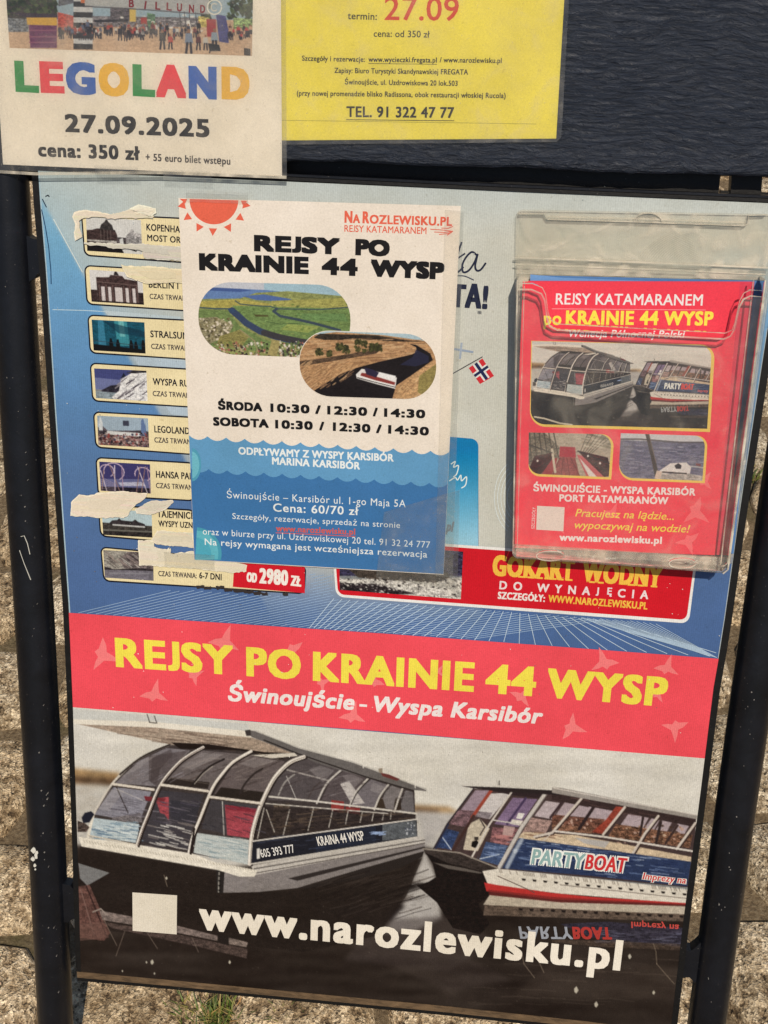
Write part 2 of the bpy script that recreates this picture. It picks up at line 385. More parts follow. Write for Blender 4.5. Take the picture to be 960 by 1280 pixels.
# ================================================================== GROUND
def ground_mats():
    m, n, l, b = newmat('granite'); tc = n.new('ShaderNodeTexCoord')
    oi = n.new('ShaderNodeObjectInfo')
    g = n.new('ShaderNodeNewGeometry')
    a = N(n, 'ShaderNodeTexVoronoi', Scale=300.0, Randomness=1.0); l.new(g.outputs['Position'], a.inputs['Vector'])
    c = ramp(n, l, a.outputs['Color'], [(.08, (.09, .08, .065)), (.22, (.38, .34, .285)), (.5, (.62, .575, .50)), (.85, (.95, .92, .85))])
    a2 = N(n, 'ShaderNodeTexNoise', Scale=9.0, Detail=8.0, Roughness=.7); l.new(g.outputs['Position'], a2.inputs['Vector'])
    c = mix_mul(n, l, c, ramp(n, l, a2.outputs[0], [(.32, (.5, .44, .35)), (.46, (.95, .88, .76)), (.62, (1.3, 1.25, 1.15))]))
    a3 = N(n, 'ShaderNodeTexNoise', Scale=48.0, Detail=5.0, Roughness=.7); l.new(g.outputs['Position'], a3.inputs['Vector'])
    c = mix_mul(n, l, c, ramp(n, l, a3.outputs[0], [(.36, (.20, .16, .12)), (.45, (.72, .66, .58)), (.53, 1.0), (.64, (1.4, 1.38, 1.34))]))
    tint = ramp(n, l, oi.outputs['Random'], [(0, (.80, .70, .56)), (.5, (1.1, 1.0, .86)), (1, (1.0, .99, .95))])
    c = mix_mul(n, l, c, tint)
    l.new(c, b.inputs['Base Color']); b.inputs['Roughness'].default_value = .85
    bp = N(n, 'ShaderNodeBump', Strength=1.0, Distance=.02); l.new(a3.outputs[0], bp.inputs['Height'])
    bp2 = N(n, 'ShaderNodeBump', Strength=.8, Distance=.002); l.new(a.outputs['Distance'], bp2.inputs['Height']); l.new(bp.outputs[0], bp2.inputs['Normal'])
    l.new(bp2.outputs[0], b.inputs['Normal'])
    s, n, l, b = newmat('joint_soil'); g = n.new('ShaderNodeNewGeometry')
    a = N(n, 'ShaderNodeTexNoise', Scale=180.0, Detail=8.0, Roughness=.75); l.new(g.outputs['Position'], a.inputs['Vector'])
    c = ramp(n, l, a.outputs[0], [(.3, (.09, .06, .035)), (.5, (.30, .22, .13)), (.7, (.52, .42, .28))])
    a2 = N(n, 'ShaderNodeTexNoise', Scale=5.0, Detail=5.0); l.new(g.outputs['Position'], a2.inputs['Vector'])
    mx = n.new('ShaderNodeMix'); mx.data_type = 'RGBA'; l.new(ramp(n, l, a2.outputs[0], [(.55, 0.0), (.68, .8)]), mx.inputs[0]); l.new(c, mx.inputs[6]); mx.inputs[7].default_value = (.07, .085, .02, 1)
    l.new(mx.outputs[2], b.inputs['Base Color']); b.inputs['Roughness'].default_value = .95
    bp = N(n, 'ShaderNodeBump', Strength=1.0, Distance=.012); l.new(a.outputs[0], bp.inputs['Height']); l.new(bp.outputs[0], b.inputs['Normal'])
    return m, s
MGRAN, MSOIL = ground_mats()
GZ = -.018
gv = [(-60, -20, GZ), (60, -20, GZ), (60, 120, GZ), (-60, 120, GZ)]
ground = mk('ground', gv, [[0, 1, 2, 3]], MSOIL); tagd(ground, kind='structure')
ROOTLOC[ground] = Vector((0, 0, 0))
def stone(cx, cy, sx, sy, rot, hgt):
    rs = random.Random(int((cx*977+cy*613)*1000)); n = 14; V = []; Fc = []
    base = []
    for k in range(n):
        a = 2*math.pi*k/n; ca, sa = math.cos(a), math.sin(a); e = 6.0
        r = 1/((abs(ca)**e+abs(sa)**e)**(1/e)); r *= rs.uniform(.93, 1.0)
        base.append((ca*r*sx/2, sa*r*sy/2))
    rings = [(1.0, -.05), (.995, -.012), (.93, -.002), (.62, .0025), (.3, .003)]
    for s_, z in rings:
        for x, y in base:
            jz = rs.uniform(-.0022, .0022) if z > -.02 else 0
            X, Y = x*s_, y*s_; V.append((cx+X*math.cos(rot)-Y*math.sin(rot), cy+X*math.sin(rot)+Y*math.cos(rot), z+hgt+jz))
    V.append((cx, cy, hgt+.003))
    for i in range(len(rings)-1):
        for k in range(n): Fc.append([i*n+k, i*n+(k+1) % n, (i+1)*n+(k+1) % n, (i+1)*n+k])
    b = (len(rings)-1)*n
    for k in range(n): Fc.append([b+k, b+(k+1) % n, len(V)-1])
    return V, Fc
cnt = 0
row = -0.22; ri = 0; rotg = R(8)
while row < 3.0 and cnt < 300:
    rh = random.uniform(.15, .20) if row < 1.6 else random.uniform(.19, .25); x = -1.15 + random.uniform(-.1, 0)
    while x < 2.1:
        ww_ = random.uniform(.16, .27) if row < 1.6 else random.uniform(.2, .34)
        cx0, cy0 = x+ww_/2, row+rh/2
        cx, cy = cx0*math.cos(rotg)-cy0*math.sin(rotg), cx0*math.sin(rotg)+cy0*math.cos(rotg)
        if -.95 < cx < 1.75 and cnt < 300:
            v_, f_ = stone(cx, cy, ww_-.012, rh-.012, rotg+random.uniform(-.03, .03), random.uniform(-.004, .004))
            mk('paving_stone', v_, f_, MGRAN, ground, smooth=True); cnt += 1
        x += ww_
    row += rh
# grass and moss between the stones
def grass_mat():
    m, n, l, b = newmat('dry_grass'); oi = n.new('ShaderNodeNewGeometry')
    l.new(ramp(n, l, oi.outputs['Random Per Island'], [(0, (.05, .10, .015)), (.5, (.16, .20, .04)), (.8, (.34, .28, .09)), (1, (.45, .25, .10))]), b.inputs['Base Color']); b.inputs['Roughness'].default_value = .6
    return m
MGR = grass_mat()
def tuft(label, cx, cy, rad, n, hh):
    V = []; Fc = []
    for _ in range(n):
        a = random.uniform(0, 6.28); r = rad*math.sqrt(random.random()); x, y = cx+math.cos(a)*r, cy+math.sin(a)*r*.55
        h = hh*random.uniform(.4, 1); ang = random.uniform(0, 6.28); ln = random.uniform(.2, 1.3)*h; dx, dy = math.cos(ang)*ln, math.sin(ang)*ln; wx = random.uniform(.0006, .0013); b = len(V)
        pxx, pyy = -math.sin(ang)*wx, math.cos(ang)*wx
        V += [(x-pxx, y-pyy, GZ), (x+pxx, y+pyy, GZ), (x+dx*.45-pxx, y+dy*.45-pyy, GZ+h*.7), (x+dx*.45+pxx, y+dy*.45+pyy, GZ+h*.7), (x+dx, y+dy, GZ+h)]
        Fc += [[b, b+1, b+3, b+2], [b+2, b+3, b+4]]
    o = mk('grass_tuft', V, Fc, MGR); tagd(o, label, 'grass', None, 'stuff')
for (x, y, r_, n_, h_, lb) in ((262, 1272, .045, 260, .035, 'larger tuft of yellowing grass between stones below the left part of the poster'),
                           (362, 1275, .022, 110, .03, 'smaller tuft of green grass right of the larger tuft under the poster'),
                           (931, 590, .03, 120, .025, 'mossy grass in the joint right of the leaflet holder'),
                           (893, 960, .02, 90, .022, 'little green tuft between the poster edge and the right post')):
    g_ = G(x, y, 0); tuft(lb, g_.x, g_.y, r_, n_, h_)

# ================================================================== STAND
stand = thing('sign_stand', 'dark tubular sign stand with navy wooden plank across its top, leaning over granite paving', 'sign stand', w(.35, -.1, -.05))
def extend_down(a, b):   # continue line a->b until it meets the ground
    t = (0.0-b.z)/(b.z-a.z); return b+(b-a)*t
def post(pts, lab):
    p = [P(x, y, -.012) for x, y in pts]; p.append(extend_down(p[-2], p[-1])); top = p[0]+(p[0]-p[1])*.6; p = [top]+p
    q = []
    for a, b in zip(p[:-1], p[1:]):
        for k in range(4): q.append(a.lerp(b, k/4))
    q.append(p[-1]); V, Fc = tube(q, .0213); return mk('post', V, Fc, MTUBE, stand, smooth=True, label=lab)
lpost = post([(9.5, 240), (26, 500), (42.5, 760), (57, 1020), (69.5, 1280)], 'left post with white bird droppings')
rpost = post([(1029, 300), (977, 620), (941, 860), (918, 1020), (883, 1280)], None)
# white bird droppings splashed on the left post
def blob(cx, cy, r, d, n=14):
    return [(cx+math.cos(2*math.pi*k/n)*r*random.uniform(.75, 1.2), cy+math.sin(2*math.pi*k/n)*r*random.uniform(.8, 1.25)) for k in range(n)]
mw, n_, l_, b_ = newmat('white_dropping'); b_.inputs['Base Color'].default_value = (.66, .66, .6, 1); b_.inputs['Roughness'].default_value = .8
for (cx, cy, r) in ((42, 1063, 3.2), (46, 1070, 3.6), (41, 1074, 2.4), (43.5, 1082, 1.8), (46, 1066, 2.0), (44, 1087, 1.1)):
    v_, f_ = slab_px(blob(cx, cy, r, 0), .0062, .0088+random.random()*.0004); mk('bird_dropping', v_, f_, mw, stand)
# hairline scratches / threads on the left post
v_, f_ = [], []
for pts in ([(26, 671), (30, 670), (34, 680), (37, 693)], [(24, 688), (30, 705), (38, 725)]):
    V, Fc = bar(pts, .0006, .0085, .0093); f_ += [[i+len(v_) for i in q] for q in Fc]; v_ += V
mk('scratch', v_, f_, mw, stand)
mc, n_, l_, b_ = newmat('bare_grey_primer'); b_.inputs['Base Color'].default_value = (.20, .19, .18, 1); b_.inputs['Roughness'].default_value = .7
for (ax, ay, bx, by, k_) in ((26, 500, 42.5, 760, 7), (42.5, 760, 57, 1020, 9), (57, 1020, 69.5, 1270, 9), (941, 860, 918, 1020, 5), (918, 1020, 884, 1270, 9)):
    for _ in range(k_):
        t = random.random(); cx, cy = ax+(bx-ax)*t+random.uniform(-5, 5), ay+(by-ay)*t; v_, f_ = slab_px(blob(cx, cy, random.uniform(.4, .95), 0, 7), .0070, .0094); mk('paint_chip', v_, f_, mc, stand)
def bracket(pts, d0=-.018, d1=-.004):
    V, Fc = slab_px(pts, d0, d1); return mk('bracket', V, Fc, MTUBE, stand)
bracket([(20, 292), (31, 293), (38, 297.5), (43, 299), (52, 299), (56, 343), (50, 341), (46, 343), (43, 348), (36, 352), (24, 352)])
bracket([(78, 1105), (88, 1107), (92, 1112), (101, 1112), (104, 1150), (96, 1148), (90, 1149), (86, 1153), (78, 1153)])
bracket([(846, 1188), (856, 1187.5), (864, 1188.5), (870, 1184), (876, 1178), (880, 1230), (868, 1228), (862, 1222), (845, 1221)])
bracket([(970, 352), (978, 352), (1010, 348), (1008, 400), (976, 398), (966, 397)])
# plank: thick painted board with a softened lower edge
def plank():
    d0, d1 = -.016, .006; prof = [(d0, 0), (d1-.006, 0), (d1-.003, .001), (d1-.001, .003), (d1, .007)]
    a = uv(-60, 187.5, d1); b = uv(1080, 227, d1); ht = .26; nn = 90; V = []; Fc = []
    e = Vector((b[0]-a[0], b[1]-a[1])); ee = e.normalized(); nv = Vector((-ee.y, ee.x)); rs = random.Random(3)
    wob = [rs.uniform(-.0006, .0006) for _ in range(nn+1)]
    for i in range(nn+1):
        p = Vector(a)+e*(i/nn)
        for d, h in prof+[(d1, ht), (d0, ht)]:
            q = p+nv*(h+(wob[i]+.0008*math.sin(i*.35) if h < .01 else 0)); V.append(w(q.x, q.y, d))
    m_ = len(prof)+2
    for i in range(nn):
        for j in range(m_): Fc.append([i*m_+j, (i+1)*m_+j, (i+1)*m_+(j+1) % m_, i*m_+(j+1) % m_])
    Fc.append(list(range(m_))[::-1]); Fc.append([nn*m_+j for j in range(m_)])
    return mk('plank', V, Fc, MPLANK, stand, smooth=False)
plank()
# rail in the slot between plank and poster, with the stub at its right end
V, Fc = bar([(28, 226), (360, 240), (640, 254), (896, 262)], .055, -.034, -.022); mk('cross_rail', V, Fc, MFRAME, stand)
V, Fc = slab_px([(916, 195), (955, 195), (950, 262), (912, 262)], -.034, -.02); mk('rail_stub', V, Fc, MFRAME, stand)
V, Fc = bar([(896, 280), (1060, 288)], .03, -.034, -.023); mk('cross_rail', V, Fc, MFRAME, stand)

# ================================================================== POSTER PANEL
poster = thing('poster_panel', 'large blue and red printed poster with two boats, framed in black between the posts', 'poster', w(.35, 0, 0))
LX = [(213, 47), (240, 48.6), (340, 57), (400, 61), (510, 68), (640, 77), (766, 86), (884, 91), (1050, 96.5), (1215, 101)]
RX = [(255, 985), (440, 955.5), (620, 928), (780, 905.6), (823.5, 898.5), (860, 892), (948, 881), (1020, 872), (1140, 855.5), (1291, 838)]
def edgeL(t): y = 213+t*1002; return (interp(y, LX), y)
def edgeR(t): y = 255+t*1036; return (interp(y, RX), y)
def bottom_y(x): return interp(x, [(101, 1215), (200, 1224), (560, 1258), (735, 1277), (838, 1291)])
def bgcol(x, y):
    # blue left and lower band, pale middle
    base = np.array([interp(y, [(200, a), (300, b), (400, c), (500, d), (600, e), (700, f), (820, g)]) for a, b, c, d, e, f, g in
                     ((158, 116, 102, 92, 85, 80, 76), (182, 164, 148, 131, 114, 106, 102), (190, 194, 188, 174, 156, 150, 148))])
    pale = np.array([200, 196, 184.]) if y > 300 else np.array([186, 190, 186.])+(np.array([200, 196, 184.])-np.array([186, 190, 186.]))*max(0, (y-225)/75)
    # pale wedge edge runs down right from the top left corner
    edge = 66+(y-275)*.55 if y > 250 else 52+(y-250)*1.5
    k = min(1, max(0, (x-edge+2)/5))*(.62+.38*min(1, max(0, (x-edge)/140)))
    k *= 1-min(1, max(0, (y-700-(x > 600)*(-20))/80))
    if x > 860: k *= max(0.15, 1-(x-860)/90*min(1, max(0, (y-300)/120)))
    if y > 640 and x > 640: k *= max(0, 1-(x-640)/150)
    return base*(1-k)+pale*k
ps = Sheet(0.0)
def poster_base():
    nx, ny = 230, 250; Pp = np.zeros((ny, nx, 2)); C = np.zeros((ny, nx, 3))
    for i in range(ny):
        t = i/(ny-1); a, b = edgeL(t), edgeR(t)
        for j in range(nx):
            s_ = j/(nx-1); Pp[i, j] = (a[0]*(1-s_)+b[0]*s_, a[1]*(1-s_)+b[1]*s_)
            if i == ny-1: Pp[i, j, 1] = bottom_y(Pp[i, j, 0])
            C[i, j] = bgcol(*Pp[i, j])
    o = gridmesh('panel_face', Pp, C, 0.0, poster, MP)
    out = [tuple(edgeL(i/20)) for i in range(21)]+[(101+(838-101)*k/8, bottom_y(101+(838-101)*k/8)) for k in range(1, 8)]+[tuple(edgeR(1-i/20)) for i in range(21)]
    f = [uv(x, y, 0) for x, y in out]; V = [w(a, b, -.006) for a, b in f]+[w(a, b, -.0004) for a, b in f]; n = len(f)
    Fc = [[n+i, n+(i+1) % n, (i+1) % n, i] for i in range(n)]
    for t in tessellate_polygon([[Vector((a, b, 0)) for a, b in f]]): Fc.append([n+t[0], n+t[1], n+t[2]]); Fc.append([t[2], t[1], t[0]])
    mk('backing_board', V, Fc, MFRAME, poster)
    return o
face = poster_base()
# frame rails
Lp = [edgeL(i/24) for i in range(25)]; Rp = [edgeR(i/24) for i in range(25)]
V, Fc = bar(Lp, -.0062, -.016, .0012); mk('frame_rail', V, Fc, MFRAME, poster)
V, Fc = bar(Rp, .0068, -.016, .0012); mk('frame_rail', V, Fc, MFRAME, poster)
Tp = [(40, 212.6), (360, 226.4), (640, 240), (860, 249.4), (992, 255)]
V, Fc = bar(Tp, .0030, -.012, .0016, off=.0006); mk('frame_rail', V, Fc, MFRAME, poster)
V, Fc = bar(Tp, .0022, -.012, -.001, off=.0042); mk('frame_rail', V, Fc, MTUBE, poster)
Bp = [(x, bottom_y(x)) for x in (96, 200, 320, 440, 560, 650, 735, 842)]
V, Fc = bar(Bp, -.0085, -.009, .0014, off=-.0002); mk('frame_rail', V, Fc, MRUST, poster, label='grimy rusty lower frame rail')
V, Fc = bar(Bp, -.0045, -.016, -.004, off=-.0088); mk('frame_rail', V, Fc, MFRAME, poster)  # black strip set back here stands in for the shadow line below the rail
# pale printed edge line down the left side and wrinkles of the film in the upper left corner
q = Part('edge_line', face, ps)
q.line([(edgeL(t)[0]+1.2, edgeL(t)[1]) for t in [i/20 for i in range(21)]], 1.6, (170, 190, 200))
q.build(); q = Part('edge_line', face, ps)
q.line([(edgeR(t)[0]-.8, edgeR(t)[1]) for t in [i/20 for i in range(3, 21)]], 1.2, (185, 190, 190))
q.build(); q = Part('film_wrinkle', face, ps)
q.line([(52, 262), (57, 285), (61, 310), (63.5, 338), (64, 355)], 1.2, (30, 60, 95))
q.build(); q = Part('film_wrinkle', face, ps)
q.line([(53, 249), (58, 259)], 1.3, (25, 45, 70)); q.line([(57, 245.5), (60, 244), (61.5, 246)], 1.4, (20, 25, 35))
q.build(); q = Part('film_wrinkle', face, ps)
q.line([(66, 387), (105, 388), (160, 391)], .9, (190, 208, 215)); q.build()
# fine vertical print moire and light rays
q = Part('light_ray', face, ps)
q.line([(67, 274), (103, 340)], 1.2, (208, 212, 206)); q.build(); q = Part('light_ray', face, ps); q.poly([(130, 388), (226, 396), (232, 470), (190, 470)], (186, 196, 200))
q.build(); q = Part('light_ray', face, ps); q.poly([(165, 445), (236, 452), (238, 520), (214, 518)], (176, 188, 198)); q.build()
rs = Sheet(ps.z)
# --- cards of the excursions
def serifish(p, t, x0, y0, x1, y1, cap, col, b=.07): p.text(t, x0, y0, x1, y1, cap, col, bold=b, ring=4)
def card_photo(kind, q, parent):
    xs = [c[0] for c in q]; ys = [c[1] for c in q]; x0, x1, y0, y1 = min(xs)-1, max(xs)+1, min(ys)-1, max(ys)+1
    c = Canvas(x0, y0, x1, y1, 1.6); W_, H_ = x1-x0, y1-y0
    X = lambda a: x0+a*W_
    Y = lambda b, a=0: y0+b*H_+.06*a*W_*0
    pt = lambda a, b: (q[0][0]+(q[1][0]-q[0][0])*a+(q[3][0]-q[0][0])*b, q[0][1]+(q[1][1]-q[0][1])*a+(q[3][1]-q[0][1])*b)
    pl = lambda L, col, **k: c.poly([pt(a, b) for a, b in L], col, **k)
    ln = lambda L, wd, col, **k: c.line([pt(a, b) for a, b in L], wd, col, **k)
    full = [(-.1, -.1), (1.1, -.1), (1.1, 1.1), (-.1, 1.1)]
    if kind == 0:   # palace with dome
        pl(full, (205, 198, 190)); pl([(-.1, .40), (.1, .37), (.2, .32), (.52, .34), (.56, .5), (.56, 1.1), (-.1, 1.1)], (62, 45, 42), noise=.3)
        pl([(.24, .34), (.27, .2), (.33, .12), (.36, .04), (.38, .04), (.41, .12), (.47, .2), (.5, .36)], (56, 50, 48), noise=.25)
        for a in (.26, .32, .38, .44): ln([(a, .36), (a, .62)], .8, (100, 85, 78))
        pl([(-.1, .66), (.55, .66), (.56, .74), (-.1, .70)], (165, 155, 145), noise=.2); pl([(-.1, .74), (.6, .78), (.7, 1.1), (-.1, 1.1)], (28, 20, 20), noise=.3)
        pl([(.72, .5), (.8, .34), (.84, .28), (.88, .38), (1.1, .45), (1.1, .8), (.72, .8)], (150, 142, 138), noise=.3); pl([(.55, .55), (.72, .55), (.72, .85), (.55, .85)], (70, 60, 60), noise=.4)
        pl([(.6, .6), (.66, .56), (.68, .8), (.6, .8)], (200, 195, 188)); pl([(.76, .8), (.92, .76), (.9, .95), (.8, .9)], (30, 26, 26), noise=.3)
    elif kind == 1:  # city gate with columns
        pl(full, (212, 203, 197)); pl([(-.1, .62), (.12, .62), (.12, 1.1), (-.1, 1.1)], (60, 42, 40), noise=.3)
        pl([(.12, .22), (.36, .20), (.4, .12), (.62, .13), (.66, .22), (.9, .26), (.9, 1.0), (.12, 1.0)], (66, 46, 44), noise=.3)
        pl([(.46, .12), (.47, .04), (.5, -.02), (.53, .04), (.56, .12)], (45, 35, 35)); pl([(.9, .62), (1.1, .62), (1.1, 1.1), (.9, 1.1)], (50, 36, 34), noise=.3)
        for a, b in ((.2, .27), (.33, .39), (.46, .60), (.66, .72), (.79, .85)): pl([(a, .5), (b, .5), (b, .95), (a, .95)], (205, 190, 185))
        for a in (.165, .3, .42, .63, .75, .88): ln([(a, .44), (a, .96)], 1.0, (110, 82, 76))
        ln([(.12, .36), (.9, .40)], .8, (120, 95, 88)); pl([(-.1, .95), (1.1, .95), (1.1, 1.1), (-.1, 1.1)], (38, 26, 26), noise=.3)
    elif kind == 2:  # aquarium hall with silhouettes
        pl(full, (20, 78, 98), noise=.15); pl([(.12, -.1), (.22, -.1), (.25, .9), (.1, .9)], (70, 150, 185), al=.55); pl([(.42, -.1), (.66, -.1), (.7, .8), (.46, .8)], (70, 170, 175), al=.6)
        pl([(.5, -.1), (.6, -.1), (.62, .5), (.52, .5)], (150, 215, 205), al=.5)
        pl([(.2, .0), (1.1, .35), (1.1, .5), (.5, .4)], (12, 45, 65), al=.6); pl([(-.1, .78), (1.1, .9), (1.1, 1.1), (-.1, 1.1)], (12, 18, 22))
        for a, h in ((.34, .58), (.47, .6), (.72, .6), (.81, .64), (.95, .58)):
            pl([(a-.03, 1), (a-.035, h+.14), (a-.02, h+.06), (a-.015, h), (a+.02, h), (a+.022, h+.06), (a+.04, h+.14), (a+.035, 1)], (8, 12, 18))
        ln([(0, .68), (1, .78)], .7, (50, 60, 70))
    elif kind == 3:  # chalk cliff
        pl([(-.1, -.1), (1.1, -.1), (1.1, .7), (-.1, .7)], (62, 66, 120)); pl([(-.1, .3), (.5, .35), (.5, .75), (-.1, .7)], (120, 125, 165), al=.7)
        pl([(.12, .72), (.3, .55), (.5, .5), (.55, .85), (.1, .85)], (45, 40, 50), noise=.3); pl([(-.1, .76), (.6, .8), (.6, 1.1), (-.1, 1.1)], (130, 140, 145), noise=.15)
        pl([(.45, .72), (.5, .35), (.62, .2), (.72, .1), (1.1, .0), (1.1, 1.1), (.4, 1.1), (.3, .95)], (215, 208, 204), noise=.15)
        for k in range(26): a = random.uniform(.48, 1); b = random.uniform(.15, 1); ln([(a, b), (a-.1, b+.13)], random.uniform(.6, 1.8), random.choice([(60, 50, 60), (110, 100, 105), (150, 140, 140)]), al=.8)
        pl([(.5, .3), (.56, .1), (.6, .22)], (30, 32, 50)); pl([(.6, .12), (.75, .0), (1.1, -.1), (1.1, .04), (.8, .1)], (50, 45, 48), noise=.4)
    elif kind == 4:  # park entrance
        pl([(-.1, -.1), (1.1, -.1), (1.1, .5), (-.1, .5)], (150, 165, 178)); pl([(-.1, .55), (1.1, .55), (1.1, 1.1), (-.1, 1.1)], (120, 90, 85), noise=.5)
        pl([(-.1, .45), (.1, .35), (.2, .5), (.9, .42), (1.1, .5), (1.1, .62), (-.1, .62)], (70, 60, 65), noise=.4)
        pl([(.18, .5), (.84, .52), (.84, .64), (.18, .62)], (205, 200, 195)); pl([(.5, .12), (.62, .12), (.62, .3), (.5, .3)], (60, 60, 75))
        pl([(.02, .2), (.06, .02), (.1, .22), (.1, .5), (.02, .5)], (200, 200, 200)); pl([(.86, .1), (.9, .0), (.95, .3), (.95, .6), (.85, .6)], (90, 110, 150))
        c.speck(120, (x0, y0+H_*.55, x1, y1), [(35, 28, 35), (150, 60, 55), (190, 175, 165), (60, 60, 80), (100, 40, 40)], .8, 2.0)
    elif kind == 5:  # roller coaster
        pl(full, (58, 52, 105)); pl([(-.1, .6), (1.1, .5), (1.1, 1.1), (-.1, 1.1)], (95, 95, 140)); pl([(.35, .68), (.8, .62), (.9, .75), (.4, .8)], (190, 185, 200), al=.8, noise=.1)
        pl([(-.1, .85), (1.1, .82), (1.1, 1.1), (-.1, 1.1)], (40, 32, 45), noise=.5)
        for cx_, cy_, r_ in ((.28, .32, .2), (.85, .36, .16), (.14, .3, .14)):
            ln([(cx_+r_*math.cos(t), cy_+r_*1.5*math.sin(t)) for t in np.linspace(-3.4, 1.0, 14)], 1.3, (200, 170, 185), al=.9)
        for a, b in ((.02, .12), (.08, .02), (.2, .38), (.3, .28), (.44, .44), (.75, .92), (.8, .7), (.94, .98), (.9, .8)): ln([(a, .1 if a > .1 else .3), (b, 1.0)], 1.1, random.choice([(215, 195, 200), (170, 130, 150), (150, 110, 100)]), al=.9)
        for k in range(7): ln([(0, .5+k*.08), (.3, .75+k*.04)], .7, (180, 150, 160), al=.6)
    elif kind == 6:  # seaside pier hall
        pl(full, (178, 196, 200)); pl([(-.1, .52), (1.1, .56), (1.1, 1.1), (-.1, 1.1)], (62, 55, 50), noise=.35)
        pl([(.15, .5), (.2, .42), (.3, .4), (.34, .32), (.38, .4), (.6, .42), (.66, .34), (.72, .43), (.85, .5), (.85, .62), (.15, .58)], (52, 44, 46), noise=.3)
        pl([(.2, .56), (.85, .58), (.85, .64), (.2, .62)], (190, 185, 180)); pl([(-.1, .78), (1.1, .76), (1.1, .8), (-.1, .84)], (110, 105, 95)); pl([(-.1, .86), (1.1, .82), (1.1, 1.1), (-.1, 1.1)], (45, 38, 36), noise=.4)
    else:            # fjord
        pl(full, (150, 140, 128), noise=.2); pl([(.3, .3), (.5, .0), (1.1, .0), (1.1, .6), (.6, .6), (.4, .62)], (110, 95, 92), noise=.3)
        for k in range(34): a = random.uniform(0, .9); b = random.uniform(-.05, .5); ln([(a, b), (a+.16, b+.2)], random.uniform(.6, 1.6), random.choice([(60, 50, 52), (190, 182, 170), (90, 78, 74), (150, 130, 118)]), al=.8)
        pl([(-.1, .55), (.2, .68), (.7, .58), (1.1, .6), (1.1, .66), (.5, .7), (-.1, .76)], (48, 40, 42), noise=.3); pl([(-.1, .72), (.5, .68), (1.1, .66), (1.1, 1.1), (-.1, 1.1)], (112, 104, 112), noise=.12)
        pl([(.1, .8), (.9, .74), (.9, .78), (.1, .86)], (140, 134, 138), al=.7)
    c.grain(.06, kind+5); return c.mesh('card_photo', q, parent, rs)
CREAM = (232, 212, 166); INKC = (32, 30, 38)
cards = [((101, 266), (105, 320), 272, 329), ((105, 331), (108, 381), 338, 389), ((109, 393), (112, 442), 399, 449.5), ((112, 453), (115, 502), 460, 509),
         ((116, 514), (119, 560), 520, 568), ((119, 571), (122, 620), 577, 626), ((122, 630), (125, 671), 636, 680), ((125, 683), (129, 727), 700, 743)]
texts = [[('KOPENHAGA', 183, 288, 238, 292, 8.5), ('MOST OR', 184, 301, 226, 304, 8), ('CZAS TRWANIA', 184, 315.5, 240, 318, 6)],
         [('BERLIN I', 186, 359.5, 223, 361.5, 8.5), ('CZAS TRWANIA', 187, 373.5, 240, 376.5, 6.5)],
         [('STRALSUND', 188, 421.5, 243, 424.5, 8.5), ('CZAS TRWANIA', 189, 436, 243, 439, 6.5)],
         [('WYSPA RUGIA', 191, 481, 252, 484.5, 8.5), ('CZAS TRWANIA', 191, 495, 245, 498, 6.5)],
         [('LEGOLAND', 193, 540.5, 237, 543, 8.5), ('CZAS TRWANIA', 193, 553, 246, 556, 6.5)],
         [('HANSA PARK', 195, 597, 248, 600, 8.5), ('CZAS TRWANIA', 195, 610, 248, 613, 6.5)],
         [('TAJEMNICE', 196.5, 646.5, 243, 649, 8.5), ('WYSPY UZNAM', 198, 658, 252, 661, 7.5), ('CZAS TRWANIA', 200, 671, 250, 674, 6)],
         [('CZAS TRWANIA:', 198, 720, 246, 723, 6.5), ('6-7 DNI', 249, 723, 277, 725.5, 8)]]
photos = [[(107.5, 271), (176, 275), (178, 318), (109, 313.5)], [(111.5, 337), (177.5, 341.5), (180, 381), (114.5, 377)], [(114.5, 399.5), (180.5, 403), (182, 442), (117, 438)],
          [(117.5, 460.5), (183, 463.5), (184.5, 501.5), (120, 497.5)], [(121.5, 519.5), (185, 523), (186.5, 559.5), (123, 556)], [(124, 577), (187.5, 580.5), (188.5, 617), (126, 613.5)],
          [(127, 636), (189.5, 639.5), (190.5, 672), (129, 668.5)], [(129, 687.5), (191.5, 691), (192, 726), (131, 722)]]
for i, (tl, bl, ytr, ybr) in enumerate(cards):
    xr = 244 if i < 7 else 383
    yt = tl[1]+(ytr-tl[1])*(xr-tl[0])/(228-tl[0]) if i < 7 else 706.5; yb = bl[1]+(ybr-bl[1])*(xr-bl[0])/((228-bl[0]) if i < 7 else (383-bl[0]))
    rs.z = ps.z+LS*2
    quad = [tl, (xr, yt), (xr-(2 if i == 7 else 0), yb), bl]
    p = Part('trip_card', poster, rs); p.poly(rq(quad, 8), (24, 24, 36))
    e = [(quad[0][0]+1.8, quad[0][1]+1.9), (quad[1][0]-1.8, quad[1][1]+1.9), (quad[2][0]-1.8, quad[2][1]-1.9), (quad[3][0]+1.8, quad[3][1]-1.9)]
    p.poly(rq(e, 6.5), CREAM)
    co = p.build()
    card_photo(i, photos[i], co)
    q = Part('card_text', co, rs)
    for t in texts[i]: serifish(q, *t, INKC if t[5] > 6.6 else (75, 66, 66), b=.03)
    if i == 7:
        q.poly([(293, 703), (381, 709), (381, 741.5), (291, 733.5)], (206, 30, 42))
    q.build()
    if i == 7:
        q = Part('price_text', co, rs); q.text('OD', 308, 727, 321, 728.5, 12, (238, 226, 214), .06); q.text('2980', 324, 729, 360, 732, 19, (238, 226, 214), .05); q.text('ZŁ', 363, 732, 376.5, 733.5, 13, (238, 226, 214), .06); q.build()
ps.z = rs.z+LS*4
